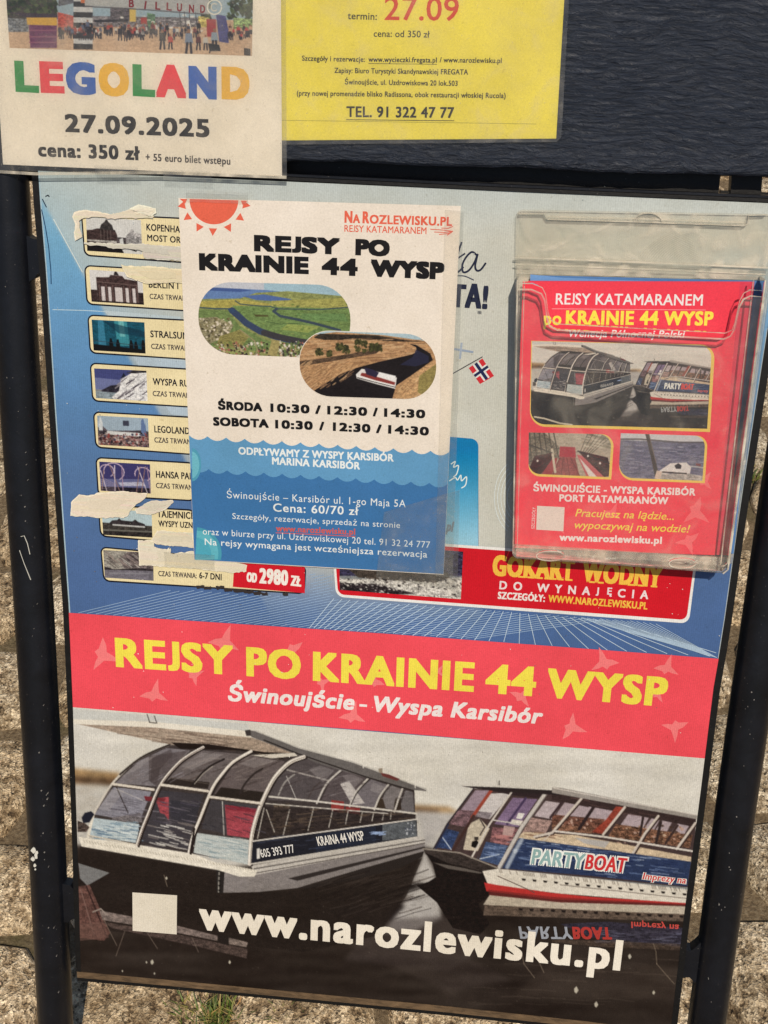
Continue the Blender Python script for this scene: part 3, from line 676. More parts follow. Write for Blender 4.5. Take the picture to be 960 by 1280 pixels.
# --- slogan, flag, blue advert behind the white notice
q = Part('slogan_text', poster, ps)
NAVY = (38, 42, 62)
def scurve(pts, n=6):
    o = []
    for i in range(len(pts)-1):
        p0 = Vector(pts[max(i-1, 0)]); p1 = Vector(pts[i]); p2 = Vector(pts[i+1]); p3 = Vector(pts[min(i+2, len(pts)-1)])
        for k in range(n):
            t = k/n; o.append(tuple(.5*((2*p1)+(p2-p0)*t+(2*p0-5*p1+4*p2-p3)*t*t+(3*p1-p0-3*p2+p3)*t**3)))
    o.append(pts[-1]); return o
q.line(scurve([(596, 319), (590, 315), (583, 321), (578, 331), (579, 340), (586, 338), (593, 328), (597, 318), (594, 332), (596, 338), (601, 337), (607, 329)]), 2.4, NAVY)
q.line(scurve([(577, 303), (572, 318), (569, 334), (572, 340), (579, 334)]), 2.4, NAVY); q.line([(566, 327), (581, 317)], 2.0, NAVY)
q.line(scurve([(566, 345), (580, 345), (592, 350)]), 1.4, (70, 75, 90))
q.text('GATĄ!', 522, 381, 609, 386.5, 29, NAVY, .06)
q.build()
q = Part('flag_picture', poster, ps)
fl = [(586, 460), (603, 448), (617.5, 470), (600, 480)]
fp = lambda a, b: (fl[0][0]+(fl[1][0]-fl[0][0])*a+(fl[3][0]-fl[0][0])*b, fl[0][1]+(fl[1][1]-fl[0][1])*a+(fl[3][1]-fl[0][1])*b)
q.poly(fl, (205, 48, 55))
for wd, c in ((.30, (225, 220, 215)), (.14, (35, 42, 80))):
    q.poly([fp(0, .5-wd/2), fp(1, .5-wd/2), fp(1, .5+wd/2), fp(0, .5+wd/2)], c); q.poly([fp(.5-wd*.7, 0), fp(.5+wd*.7, 0), fp(.5+wd*.7, 1), fp(.5-wd*.7, 1)], c)
q.line([(566, 467), (603, 446)], 1.1, (50, 45, 50)); q.line([(566, 436), (591, 440)], 2.6, (150, 160, 178)); q.line([(577, 429), (575, 448)], 2.6, (160, 168, 182)); q.build()
c = Canvas(552, 544, 602, 684, 1.0)
for i in range(c.H):
    y = c.y0+i; k = min(1, max(0, (y-560)/115)); c.im[i] = np.array([8, 118, 172.])*(1-k)+np.array([150, 196, 215.])*k
q = Part('blue_advert', poster, ps); q.poly(rq([(552, 545), (598, 549), (598, 684), (552, 680)], [0, 9, 0, 0]), (10, 118, 170)); ad = q.build()
c.mesh('advert_ground', [(553, 556), (597.4, 559), (597.4, 683), (553, 680)], ad, ps)
q = Part('advert_text', ad, ps)
q.line(scurve([(564, 580), (569, 577), (567, 584), (573, 582), (571, 592), (567, 596)]), 1.4, (225, 232, 235)); q.line(scurve([(562, 601), (569, 597), (572, 600), (576, 594), (577, 601), (583, 596), (582, 606), (577, 610)]), 1.4, (225, 232, 235))
q.text('pl', 557, 664, 567, 665, 13, (120, 130, 140), .05, .2); q.build()
q = Part('circle_lines', poster, ps)
for r_ in (16, 20, 24, 28, 32): q.line(arc(650, 622, r_, r_*1.5, 120, 240, 14), .8, (222, 226, 226))
q.build()
# --- rental banner
bsh = ps
q = Part('rental_banner', poster, bsh); q.poly(rq([(414, 669.5), (871, 702), (861, 779.5), (420, 746)], 10), (232, 226, 220)); q.poly(rq([(417.5, 673), (867.5, 705.5), (858, 775), (422.5, 743)], 8), (206, 28, 40)); bn = q.build()
c = Canvas(420, 670, 582, 752, 1.3)
bq = [(424, 678), (579, 689.5), (576, 749), (424.5, 737.5)]
c.poly([(415, 665), (590, 665), (590, 720), (415, 720)], (52, 46, 72), noise=.35)
c.poly([(415, 724), (590, 722), (590, 760), (415, 760)], (190, 180, 168), noise=.25)
c.poly([(415, 728), (470, 730), (520, 742), (470, 745), (415, 740)], (45, 36, 38), noise=.5)
c.poly([(436, 712), (560, 716), (562, 722), (545, 728), (470, 724), (448, 722)], (70, 58, 50), noise=.3)
c.speck(420, (424, 722, 578, 748), [(225, 215, 200), (205, 195, 185), (60, 48, 48), (35, 28, 30), (150, 140, 135)], .5, 2.2, aspect=.6)
c.speck(90, (560, 690, 578, 722), [(90, 90, 120), (40, 36, 60)], .5, 1.6, aspect=.5)
c.grain(.12, 3); c.mesh('banner_photo', bq, bn, bsh)
q = Part('banner_text', bn, bsh); GOLD = (236, 184, 72)
q.text('GOKART', 615, 719.5, 717, 726, 26, GOLD, .055); q.text('WODNY', 727, 727, 826, 734.5, 26, GOLD, .055)
q.build(); q = Part('letter_ends', bn, bsh)
def serifs(xs, y0, slope, cap):   # slab ends of the banner's big capitals
    for a, b in xs:
        q.line([(a, y0+(a-615)*slope-.8), (b, y0+(b-615)*slope-.8)], 2.2, GOLD)
serifs([(648, 656), (660, 667), (671, 678), (681, 688), (689, 695), (698, 704), (708, 715)], 719.5, .0645, 26)
serifs([(737, 743), (748, 754), (785, 793), (798, 804), (814, 821)], 719.5, .071, 26)
q.build()['kind'] = 'stuff'; q = Part('banner_text', bn, bsh)
q.text('DO WYNAJĘCIA', 624, 736.5, 810, 749, 10.5, (232, 212, 208), .04, space=2.1)
q.text('SZCZEGÓŁY:', 622, 748.5, 681, 752.5, 9, (235, 220, 212), .05); q.text('WWW.NAROZLEWISKU.PL', 685, 752.5, 809, 762, 9, GOLD, .04); q.build()
# --- string pattern above the red band
def bandtop(x): return interp(x, [(86, 766), (480, 792), (898, 823.5)])
ls = Part('line_pattern', poster, ps)
lz = [ps.up()]
def clipline(a, b, wd, col):   # keep the part above the red band and below the banner
    n = 30; seg = []
    lz[0] += 3e-6
    for k in range(n+1):
        x = a[0]+(b[0]-a[0])*k/n; y = a[1]+(b[1]-a[1])*k/n
        ok = y < bandtop(x) and x > 92 and x < 900 and not (x > 418 and x < 864 and y < 746+(x-420)*.076+2) and not (x < 386 and y < 728+(x-129)*.062+3)
        if ok: seg.append((x, y))
        elif len(seg) > 1: ls.line([seg[0], seg[-1]], wd, col, lz[0]); seg = []
        else: seg = []
    if len(seg) > 1: ls.line([seg[0], seg[-1]], wd, col, lz[0])
for k in range(46): clipline((98+k*11, 766+k*.72), (98+k*11+230, 766+k*.72-56+k*.5), .75, (150, 172, 198))
for k in range(34):
    t = k/33; top = (420+t*345, 745+t*32); bot = (500+t*t*395+20*t, 793+t*t*29); clipline(top, (bot[0]-60*(1-t)*2, bot[1]), .8, (190, 204, 216))
for k in range(16):
    t = k/15; clipline((700+t*120, 765+t*15), (896, 822-t*0), .7, (170, 188, 206))
ls.build(); ps.z = max(ps.z, lz[0])
# pale glow of print beneath banner, painted as its own printed shape
# --- red band
q = Part('title_band', poster, ps); q.poly([(86, 766), (283, 779), (480, 792), (690, 807.7), (898.5, 823.5), (892, 860), (881, 948), (690, 932.5), (480, 914.5), (280, 899), (91, 884)], (237, 78, 88)); band = q.build()
def bird(parent, sheet, mat, cx, cy, s_, a=0.0, flip=1, col=(242, 122, 122)):
    shp = [(-1, .25), (-.55, -.02), (-.15, -.1), (.02, -.5), (.32, -1.0), (.34, -.45), (.38, 0), (.62, .2), (1.0, .55), (.5, .5), (.2, .38), (-.1, .62), (-.3, .4), (-.6, .34)]
    q = Part('bird_mark', parent, sheet, mat); z = sheet.z+LS*.8
    q.poly([(cx+(x*flip*math.cos(a)-y*math.sin(a))*s_, cy+(x*flip*math.sin(a)+y*math.cos(a))*s_) for x, y in shp], col, z); q.build()
for b in ((131, 818, 21, 1.7, 1), (192, 866, 18, 0, 1), (280, 800, 20, .1, 1), (243, 843, 13, .9, 1), (366, 815, 17, 2.6, 1), (403, 852, 12, 1.0, 1), (440, 893, 17, 0, 1), (468, 850, 14, .2, -1),
          (548, 838, 9, .4, 1), (756, 826, 18, -.1, -1), (833, 833, 16, 0.1, 1), (716, 911, 18, 2.1, -1), (845, 911, 17, 2.9, 1), (652, 869, 15, .5, 1), (822, 866, 12, .6, 1)): bird(band, ps, MP, *b)
ps.up()
YEL = (240, 216, 78)
q = Part('title_text', band, ps)
tb = lambda x: interp(x, [(145, 833.6), (592, 865), (695, 872.5), (831, 883.5)])
for t, a, b in (('REJSY', 145, 292), ('PO', 308, 376), ('KRAINIE', 391, 592), ('44', 606, 669), ('WYSP', 682, 832)):
    q.text(t, a, tb(a), b, tb(b), 36.5, YEL, .058, ring=12)
q.build()
q = Part('subtitle_dash', band, ps); q.line([(450, 881.6), (458, 882.2)], 3.0, (238, 222, 216)); q.build()
q = Part('subtitle_text', band, ps)
sb = lambda x: 876+(x-285)*.0745
for t, a, b in (('Świnoujście', 285, 443), ('Wyspa', 467, 553), ('Karsibór', 563, 678)):
    q.text(t, a, sb(a), b, sb(b), 20, (238, 222, 216), .05, .2)
q.build()
# --- the big photograph of the boats
def paint_boats(c):
    WHT = (226, 212, 192); W2 = (200, 186, 168)
    # sky and water
    c.poly([(60, 860), (920, 860), (920, 1040), (60, 1000)], (213, 203, 189), noise=.0)
    for k in range(46):
        y = 895+k*3.2; x = random.uniform(90, 700); c.line([(x, y+x*.06-12), (x+random.uniform(60, 260), y+x*.06)], random.uniform(2, 5), random.choice([(214, 204, 190), (190, 180, 168), (208, 196, 178)]), al=.28, soft=4)
    c.poly([(60, 975), (200, 986), (560, 1012), (640, 1020), (640, 1300), (60, 1300)], (188, 178, 166), noise=.03)
    c.poly([(60, 957), (150, 966), (150, 982), (60, 979)], (158, 122, 80), noise=.25); c.poly([(60, 968), (150, 974), (150, 983), (60, 976)], (85, 60, 42), noise=.4, al=.8)
    c.streaks(60, (96, 980, 128, 1040), [(160, 140, 118), (200, 190, 176)], 6, 20, 1.0, .5)
    c.poly([(515, 1006), (560, 1008), (575, 1016), (515, 1015)], (170, 132, 88), noise=.2); c.poly([(518, 1010), (550, 1012), (548, 1015), (518, 1014)], (80, 55, 40), al=.8)
    # dark water
    c.poly([(60, 1050), (272, 1086), (530, 1058), (640, 1090), (900, 1120), (900, 1320), (60, 1320)], (44, 34, 29), noise=.10)
    c.poly([(520, 1014), (580, 1017), (550, 1040), (530, 1060), (540, 1082), (548, 1105), (552, 1148), (520, 1163), (478, 1166), (500, 1134), (511, 1112), (527, 1073), (531, 1050)], (178, 168, 160), noise=.05)
    c.streaks(34, (505, 1095, 545, 1150), [(150, 140, 135), (205, 196, 186), (110, 100, 96)], 6, 22, 1.3, .6)
    c.poly([(470, 1150), (560, 1145), (620, 1175), (560, 1215), (430, 1200), (455, 1170)], (72, 60, 56), al=.55, noise=.12); c.poly([(430, 1180), (520, 1165), (640, 1225), (560, 1240)], (64, 52, 47), al=.5, noise=.1)
    c.poly([(700, 1195), (850, 1210), (845, 1250), (640, 1245)], (66, 53, 45), al=.5, noise=.1)
    c.poly([(505, 1108), (513, 1104), (527, 1104), (530, 1107), (512, 1114), (495, 1120)], (28, 22, 20)); c.poly([(478, 1150), (500, 1128), (506, 1133), (490, 1150)], (40, 32, 30))
    for (sx_, sy_, am) in ((70, 9, 9), (30, 5, 5), (9, 2.5, 3)):     # soft cloud bands
        s_ = c.sc*(1 if c.T is None else .3); c.im += smooth_noise(c.H, c.W, sx_*s_, max(1.2, sy_*s_), int(sx_))[..., None]*np.array([am, am*.95, am*.85])
    c.blur(2.2 if c.T is None else .8)
    c.streaks(46, (478, 1090, 552, 1160), [(120, 110, 104), (210, 200, 190), (150, 140, 132)], 4, 18, .8, .4, .05, inside=lambda x, y: abs(x-(525-(y-1090)*.35)) < 14)
    # ---- left boat: hull
    c.poly([(272, 1084), (318, 1092), (531, 1052), (530, 1064), (452, 1086), (372, 1110), (322, 1115), (278, 1116)], (130, 119, 115), noise=.06)
    c.poly([(360, 1098), (531, 1058), (531, 1060), (372, 1101)], (50, 42, 40)); c.poly([(372, 1110), (452, 1086), (530, 1064), (528, 1071), (500, 1085), (400, 1112)], (44, 36, 33))
    c.poly([(314, 1082), (530, 1046), (532, 1053), (318, 1094)], (190, 178, 166), noise=.06); c.line([(318, 1086), (531, 1050)], 1.6, (105, 96, 90)); c.line([(316, 1092), (531, 1054)], 1.0, (80, 70, 66))
    c.poly([(270, 1082), (281, 1085), (279, 1117), (271, 1116)], (40, 34, 32)); c.line([(274, 1085), (273, 1115)], 1.6, (150, 140, 128))
    for k in range(5): c.poly([(273, 1088+k*6), (276, 1088+k*6), (276, 1090+k*6), (273, 1090+k*6)], (30, 26, 24))
    # body of dark glass
    c.poly([(110, 1045), (116, 1020), (140, 980), (172, 950), (210, 931), (300, 932), (372, 940), (518, 986), (520, 1046), (314, 1080), (240, 1067), (171, 1056)], (62, 52, 50), noise=.1)
    pane = lambda L, col, n=.06, al=1.0: c.poly(L, col, noise=n, al=al)
    pane([(118, 1018), (142, 984), (190, 988), (174, 1028)], (132, 126, 134)); pane([(144, 979), (174, 951), (208, 935), (238, 938), (214, 960), (196, 983)], (120, 110, 112)); pane([(186, 975), (186, 945), (236, 938), (214, 960), (196, 984)], (92, 80, 80))
    pane([(205, 979), (222, 958), (252, 938), (306, 943), (286, 958), (262, 987)], (102, 90, 88)); pane([(214, 972), (262, 978), (260, 986), (205, 980)], (48, 38, 34)); pane([(268, 992), (292, 955), (312, 944), (356, 952), (334, 985), (326, 1001)], (98, 84, 82))
    pane([(276, 984), (330, 990), (327, 1003), (268, 995)], (44, 35, 30)); pane([(212, 930), (255, 934), (300, 938), (355, 950), (350, 943), (300, 928), (225, 922)], (38, 28, 24))
    pane([(188, 1015), (201, 988), (255, 993), (240, 1036), (236, 1062), (174, 1052)], (62, 56, 60)); pane([(252, 1036), (263, 998), (322, 1006), (314, 1048)], (66, 60, 63))
    pane([(193, 998), (211, 996), (211, 1026), (206, 1018), (200, 1016), (197, 1006)], (160, 62, 68), .12); pane([(180, 995), (208, 998), (204, 1003), (182, 1001)], (120, 40, 46)); pane([(281, 1006), (321, 1011), (315, 1048), (284, 1044)], (166, 62, 72), .10); pane([(281, 1006), (321, 1011), (320, 1016), (283, 1012)], (140, 40, 52))
    pane([(213, 1000), (250, 1004), (244, 1030), (214, 1024)], (54, 50, 56)); c.line([(278, 1002), (280, 1044)], 1.2, (190, 180, 170)); c.line([(146, 985), (160, 1016)], 1.6, (60, 52, 52)); c.line([(145, 986), (182, 1002)], .9, (175, 165, 160))
    c.streaks(40, (180, 1028, 232, 1058), [(180, 170, 160), (110, 98, 94), (60, 52, 56), (205, 196, 184)], 8, 24, 1.3, .8, .22)
    pane([(140, 1022), (176, 1016), (178, 1028), (140, 1026)], (110, 100, 100), .2)
    # printed water panels
    pane([(116, 1022), (174, 1030), (171, 1054), (111, 1044)], (176, 186, 188), .05); c.streaks(70, (112, 1027, 170, 1050), [(84, 106, 130), (120, 142, 156), (215, 215, 208)], 6, 18, 1.0, .7, .14)
    pane([(246, 1041), (316, 1051), (311, 1081), (242, 1066)], (182, 184, 178), .04); c.streaks(60, (246, 1046, 308, 1072), [(110, 132, 140), (150, 162, 162), (215, 210, 198)], 8, 24, 1.2, .5, .18)
    # deck edge
    c.poly([(98, 1046), (172, 1056), (240, 1067), (270, 1078), (322, 1088), (318, 1096), (300, 1096), (270, 1087), (102, 1058)], WHT, noise=.05)
    for k in range(60): x = 104+k*3.6; y = 1050+(x-104)*.17; c.line([(x, y), (x+2, y+3)], .9, (165, 152, 132), al=.7)
    # side glass and structure
    pane([(330, 1000), (342, 976), (362, 955), (380, 948), (425, 962), (408, 982), (396, 1002)], (80, 70, 70)); pane([(402, 1000), (412, 978), (430, 963), (458, 973), (446, 990), (436, 1008)], (84, 72, 72)); pane([(440, 1006), (450, 986), (464, 974), (484, 981), (474, 996), (468, 1010)], (108, 98, 100))
    pane([(474, 1008), (482, 990), (490, 982), (504, 987), (496, 1014)], (118, 108, 106)); pane([(498, 1014), (507, 988), (516, 990), (518, 1016)], (104, 96, 96)); pane([(425, 980), (436, 976), (456, 1004), (440, 1006)], (180, 168, 160)); pane([(414, 1000), (430, 1002), (430, 1016), (414, 1014)], (142, 48, 44)); pane([(432, 1008), (450, 1010), (450, 1018), (432, 1016)], (130, 42, 40))
    pane([(342, 1006), (362, 1004), (364, 1040), (340, 1044)], (92, 76, 62), .3); pane([(318, 1040), (330, 1008), (520, 1018), (520, 1026), (316, 1052)], (46, 36, 34), .25, .75)
    pane([(472, 1000), (478, 996), (482, 1010), (470, 1012)], (60, 46, 36)); pane([(494, 998), (500, 996), (502, 1012), (492, 1013)], (50, 38, 30))
    c.line([(358, 962), (412, 976)], 2.0, (150, 138, 130)); c.line([(358, 970), (370, 998)], .9, (190, 180, 170)); c.line(scurve([(348, 994), (356, 978), (368, 968)], 5), 1.8, (150, 140, 132)); c.line([(385, 998), (392, 985), (400, 978)], 1.6, (70, 58, 55))
    for L in ([(396, 1004), (408, 980), (427, 962)], [(437, 1008), (445, 990), (461, 972)], [(468, 1012), (475, 995), (486, 980)], [(493, 1015), (498, 999), (503, 986)]): c.line(scurve(L, 5), 2.2, (196, 184, 172))
    c.line(scurve([(439, 1006), (447, 990), (463, 973)], 5), 1.3, (46, 38, 36))
    for L in ([(362, 1012), (354, 1044)], [(392, 1010), (385, 1038)], [(416, 1012), (411, 1034)], [(435, 1014), (432, 1030)], [(453, 1015), (450, 1028)], [(467, 1016), (465, 1026)], [(480, 1016), (478, 1025)], [(489, 1016), (488, 1024)], [(330, 1010), (322, 1048)], [(333, 1012), (343, 1040)]): c.line(L, 1.2, (176, 164, 150))
    c.line([(330, 995), (398, 1002), (520, 1017)], 2.2, (205, 193, 178)); c.line([(328, 1004), (485, 1017)], 1.4, (190, 178, 164))
    # roof
    c.poly([(97, 905), (195, 909), (312, 921), (372, 941), (330, 944), (300, 936), (214, 931), (150, 917)], (160, 136, 116), noise=.14)
    c.streaks(60, (130, 910, 320, 934), [(120, 98, 82), (196, 174, 150), (84, 64, 52)], 14, 50, 1.2, .5, .12, inside=lambda x, y: y > 906+(x-97)*.07 and y < 908+(x-97)*.21 and x < 300)
    c.poly([(214, 928), (260, 930), (330, 940), (372, 942), (360, 948), (300, 938), (225, 936)], (34, 24, 20))
    c.poly([(91, 899), (95, 899), (190, 902), (312, 914), (314, 922), (195, 909.5), (93, 905)], WHT); c.poly([(91, 886), (100, 887), (310, 905), (312, 914), (190, 902), (91, 899)], (196, 192, 184), al=.8)
    c.line([(184, 893), (187, 903), (196, 904), (193, 895)], 1.0, (60, 55, 50)); c.poly([(306, 913), (313, 912), (316, 920), (308, 920)], (60, 52, 50))
    c.poly([(313, 913), (322, 914), (372, 935), (440, 953), (500, 975), (533, 986), (533, 989), (512, 987), (460, 973), (400, 955), (372, 944), (314, 921)], (102, 94, 90), noise=.05)
    c.line([(320, 914), (372, 934), (440, 952), (500, 974), (533, 987)], 1.3, (186, 176, 164)); c.line([(330, 925), (372, 942), (460, 972), (516, 988)], 1.6, (46, 38, 36)); c.poly([(313, 944), (368, 941), (372, 945), (340, 948)], (210, 196, 178))
    for L in ([(420, 947), (494, 953), (519, 965), (519, 985)], [(455, 949), (454, 960)], [(495, 953), (491, 972)], [(503, 957), (502, 974)], [(512, 962), (510, 978)], [(455, 957), (492, 961)]): c.line(L, 1.1, (222, 210, 196))
    c.poly([(476, 966), (486, 968), (500, 974), (496, 976), (478, 970)], (110, 50, 46)); c.poly([(473, 961), (478, 960), (478, 966), (474, 966)], (150, 130, 110))
    # reflections and seams in the tinted panes
    for (bx, cols_, n_, sl) in (((150, 950, 230, 980), [(150, 140, 146), (70, 58, 58), (120, 104, 100)], 26, -.5), ((222, 944, 300, 976), [(134, 118, 112), (60, 46, 42), (116, 98, 92)], 34, -.35), ((290, 950, 345, 990), [(128, 112, 106), (56, 44, 42)], 24, -.4),
                        ((128, 992, 184, 1020), [(160, 150, 158), (92, 84, 92), (70, 62, 70)], 30, .15), ((190, 1000, 245, 1028), [(86, 76, 92), (36, 30, 40), (120, 108, 112)], 26, .2), ((262, 1000, 316, 1038), [(90, 82, 96), (40, 34, 44)], 16, .3),
                        ((345, 960, 425, 998), [(112, 100, 98), (58, 46, 46)], 34, -.3), ((410, 966, 510, 1004), [(134, 122, 122), (72, 60, 60)], 34, -.2), ((330, 1012, 510, 1040), [(96, 76, 58), (24, 18, 18), (120, 96, 74), (74, 58, 50)], 70, -.1)):
        inb = (lambda x, y: x > 140+(980-y)*1.0 if y < 985 else x > 112+(1040-y)*.45) if bx[0] < 240 else (lambda x, y: y > 944+(x-372)*.29+4 if x > 372 else True)
        c.streaks(n_, bx, cols_, 4, 22, 1.2, .45, sl, inside=inb)
    for L in ([(150, 972), (176, 951), (196, 943), (172, 962)], [(226, 958), (252, 941), (280, 943), (240, 962)], [(300, 955), (318, 946), (345, 951), (318, 960)], [(120, 1010), (138, 986), (156, 988), (136, 1014)],
              [(386, 962), (400, 957), (418, 963), (404, 978)], [(428, 970), (440, 968), (454, 974), (442, 986)], [(466, 978), (480, 983), (474, 992), (462, 988)]): c.poly(L, (176, 164, 160), al=.30)
    c.line([(228, 962), (262, 948), (300, 950)], .8, (150, 134, 126), al=.6); c.line([(296, 975), (330, 972)], .8, (140, 124, 116), al=.6); c.line([(212, 972), (262, 980)], 1.0, (96, 82, 74), al=.8)
    c.poly([(190, 948), (214, 936), (216, 944), (200, 962), (196, 980), (188, 978)], (70, 58, 58), al=.6)
    # arches
    A1 = [(110, 1045), (116, 1021), (127, 1000), (140, 980), (155, 964), (172, 950), (190, 940), (212, 931)]; A2 = [(171, 1057), (177, 1038), (185, 1018), (200, 982), (220, 957), (236, 944), (254, 934)]
    A3 = [(236, 1066), (241, 1045), (250, 1023), (265, 986), (278, 967), (292, 952), (314, 939)]; A4 = [(312, 1080), (314, 1050), (318, 1030), (326, 1006), (340, 977), (352, 962), (364, 952), (380, 946)]
    A1, A2, A3, A4 = (scurve(a_, 5) for a_ in (A1, A2, A3, A4))
    c.line(A1, 2.6, (206, 192, 176)); c.line(scurve([(150, 968), (172, 950), (190, 940), (212, 931)], 5), 2.4, (56, 46, 42))
    for A, wd in ((A2, 3.1), (A3, 3.4), (A4, 4.6)):
        c.line([(x+2.4, y+.9) for x, y in A], wd*.9, (40, 30, 28)); c.line([(x-2.0, y-.6) for x, y in A], .9, (60, 50, 48), al=.7); c.line(A, wd, (222, 206, 190)); c.line([(x-.7, y-.3) for x, y in A], .9, (240, 228, 214))
    c.line([(x+1.2, y) for x, y in A4], 1.0, (150, 136, 122)); c.line([(x+.8, y) for x, y in A2], .9, (120, 98, 88))
    c.line(scurve([(240, 982), (252, 967), (264, 957), (280, 949)], 5), 2.4, (40, 32, 30)); c.line(scurve([(300, 992), (306, 980), (318, 967), (328, 961)], 5), 2.4, (50, 40, 38)); c.line([(243, 980), (254, 967), (266, 958)], .8, (180, 165, 150))
    for L in ([(141, 980), (192, 987)], [(202, 981), (260, 989)], [(262, 996), (325, 1004)]): c.line(L, 3.2, (218, 202, 184)); c.line([(x, y+2.4) for x, y in L], 1.2, (70, 56, 50))
    c.line([(110, 1046), (116, 1021)], 3.4, WHT); c.line([(110, 1044), (171, 1056)], 1.6, (205, 190, 170)); c.line([(243, 1036), (238, 1066)], 2.4, (40, 30, 28))
    c.poly([(102, 1022), (106, 1016), (114, 1014), (118, 1018), (112, 1028), (104, 1029)], (32, 32, 44)); c.poly([(97, 1026), (106, 1029), (112, 1034), (108, 1040), (97, 1040)], (70, 56, 50), noise=.4)
    # name band
    c.poly([(316, 1052), (420, 1038), (521, 1024.5), (521.5, 1046), (314, 1079)], (33, 32, 40), noise=.06)
    c.poly([(395, 1043), (470, 1033), (470, 1052), (395, 1066)], (38, 44, 62), al=.55); c.poly([(478, 1031), (520, 1025.5), (521, 1046), (478, 1051)], (96, 98, 100), al=.85, noise=.15)
    c.streaks(30, (320, 1045, 470, 1062), [(64, 72, 98), (56, 58, 72)], 6, 22, .9, .5, -.12); c.line([(316, 1051.5), (420, 1037.5), (521, 1024)], 1.8, (205, 193, 180)); c.line([(314, 1080), (521, 1046.5)], 1.8, (196, 184, 170))
    c.poly([(321, 1061), (325, 1060), (325, 1073), (321, 1074)], (215, 205, 195)); 
    c.streaks(18, (462, 1040, 476, 1044), [(150, 170, 210)], 4, 9, .9, .8, -.1); c.speck(26, (507, 1028, 518, 1044), [(190, 188, 190), (60, 62, 80)], .6, 1.4)
    # dark reflection of left boat
    c.poly([(100, 1058), (270, 1088), (270, 1118), (372, 1113), (500, 1088), (528, 1072), (508, 1120), (470, 1170), (380, 1190), (100, 1160)], (38, 29, 25), al=.75, noise=.12)
    c.streaks(50, (380, 1100, 500, 1150), [(62, 50, 44), (30, 22, 20)], 20, 60, 1.6, .45, -.30)
    # ---- right boat
    c.poly([(542, 1060), (559, 1030), (592, 986), (680, 990), (870, 1022), (866, 1110), (625, 1086)], (70, 52, 50), noise=.08)
    pane([(594, 988), (612, 988), (582, 1032), (563, 1030)], (150, 126, 136)); pane([(572, 1012), (596, 1014), (582, 1034), (562, 1030)], (110, 80, 84), .25)
    pane([(612, 992), (640, 991), (612, 1024), (594, 1020)], (198, 186, 180), .04); pane([(597, 1014), (616, 1016), (611, 1024), (592, 1020)], (130, 116, 118), .15)
    pane([(586, 1030), (600, 1023), (612, 1036), (597, 1064), (579, 1062)], (190, 172, 148), .08); c.poly([(590, 1052), (596, 1050), (600, 1056), (594, 1060), (589, 1058)], (24, 18, 18)); c.poly([(593, 1046), (598, 1046), (598, 1050), (593, 1050)], (60, 50, 46)); c.line([(600, 1024), (606, 1034), (600, 1044)], 1.6, (70, 58, 56))
    pane([(641, 997), (672, 999), (648, 1034), (618, 1030)], (124, 98, 128), .1); c.line([(657, 998), (634, 1030)], 3.0, (70, 52, 84)); pane([(648, 1016), (656, 1017), (652, 1024), (645, 1023)], (225, 215, 205)); pane([(640, 1024), (654, 1026), (650, 1032), (638, 1030)], (220, 206, 190))
    pane([(616, 1034), (648, 1036), (634, 1058), (612, 1052)], (126, 80, 82), .25); c.poly([(630, 1032), (644, 1034), (640, 1046), (628, 1044)], (196, 160, 150), al=.8); c.streaks(10, (614, 1044, 634, 1054), [(190, 120, 115)], 6, 14, 2, .6, .1)
    pane([(682, 1001), (702, 1004), (690, 1024), (668, 1020)], (180, 160, 160)); pane([(664, 1022), (690, 1026), (680, 1046), (652, 1042)], (156, 122, 112), .2); pane([(604, 986), (680, 990), (676, 998), (640, 994)], (50, 36, 38))
    # windows further back: sky, trees, houses seen through
    def wx(L, c1): pane(L, c1, .06)
    for (a, b, s_) in ((700, 744, 0), (731, 770, 0), (782, 812, 1), (812, 826, 1), (826, 842, 1), (846, 864, 1)):
        y0 = 1001+(a-700)*.135; y1 = 1001+(b-700)*.135
        wx([(a+6, y0+2), (b, y1+4), (b-12, y1+26), (a-10, y0+24)], (168, 146, 148))
    pane([(690, 1018), (756, 1024), (748, 1042), (690, 1036)], (104, 64, 50), .35); pane([(770, 1030), (866, 1044), (862, 1060), (760, 1046)], (112, 74, 54), .4); pane([(690, 1030), (740, 1034), (740, 1042), (690, 1038)], (120, 80, 60), .3)
    c.speck(46, (770, 1032, 862, 1056), [(196, 160, 130), (150, 110, 80), (70, 48, 36), (180, 140, 120)], 1.0, 3.0, aspect=.6); c.speck(16, (700, 1024, 750, 1038), [(190, 150, 130), (80, 50, 40)], 1.0, 2.6)
    for L, wd, cc in (([(703, 1002), (688, 1022)], 3, (60, 42, 44)), ([(742, 1009), (724, 1036)], 4, (48, 34, 34)), ([(804, 1021), (800, 1044)], 3, (50, 36, 34)), ([(826, 1028), (820, 1054)], 3.5, (52, 38, 36)), ([(847, 1032), (832, 1054)], 3, (60, 42, 38))): c.line(L, wd, cc)
    c.poly([(690, 990), (870, 1024), (869, 1034), (780, 1016), (690, 1000)], (56, 40, 38), noise=.1); c.streaks(20, (700, 995, 860, 1022), [(96, 66, 60)], 10, 30, 1.2, .5, .17, inside=lambda x, y: abs(y-(998+(x-700)*.17)) < 5)
    c.poly([(770, 1008), (781, 1009), (756, 1043), (740, 1040), (758, 1024)], (148, 56, 40), noise=.12)
    c.poly([(690, 1042), (720, 1044), (864, 1071), (864, 1080), (760, 1062), (690, 1056), (640, 1050), (655, 1040)], (204, 176, 142), noise=.1); c.poly([(718, 1047), (762, 1052), (756, 1060), (730, 1054)], (175, 165, 158)); c.streaks(8, (655, 1040, 690, 1048), [(130, 90, 70)], 8, 16, 1.2, .7, .1)
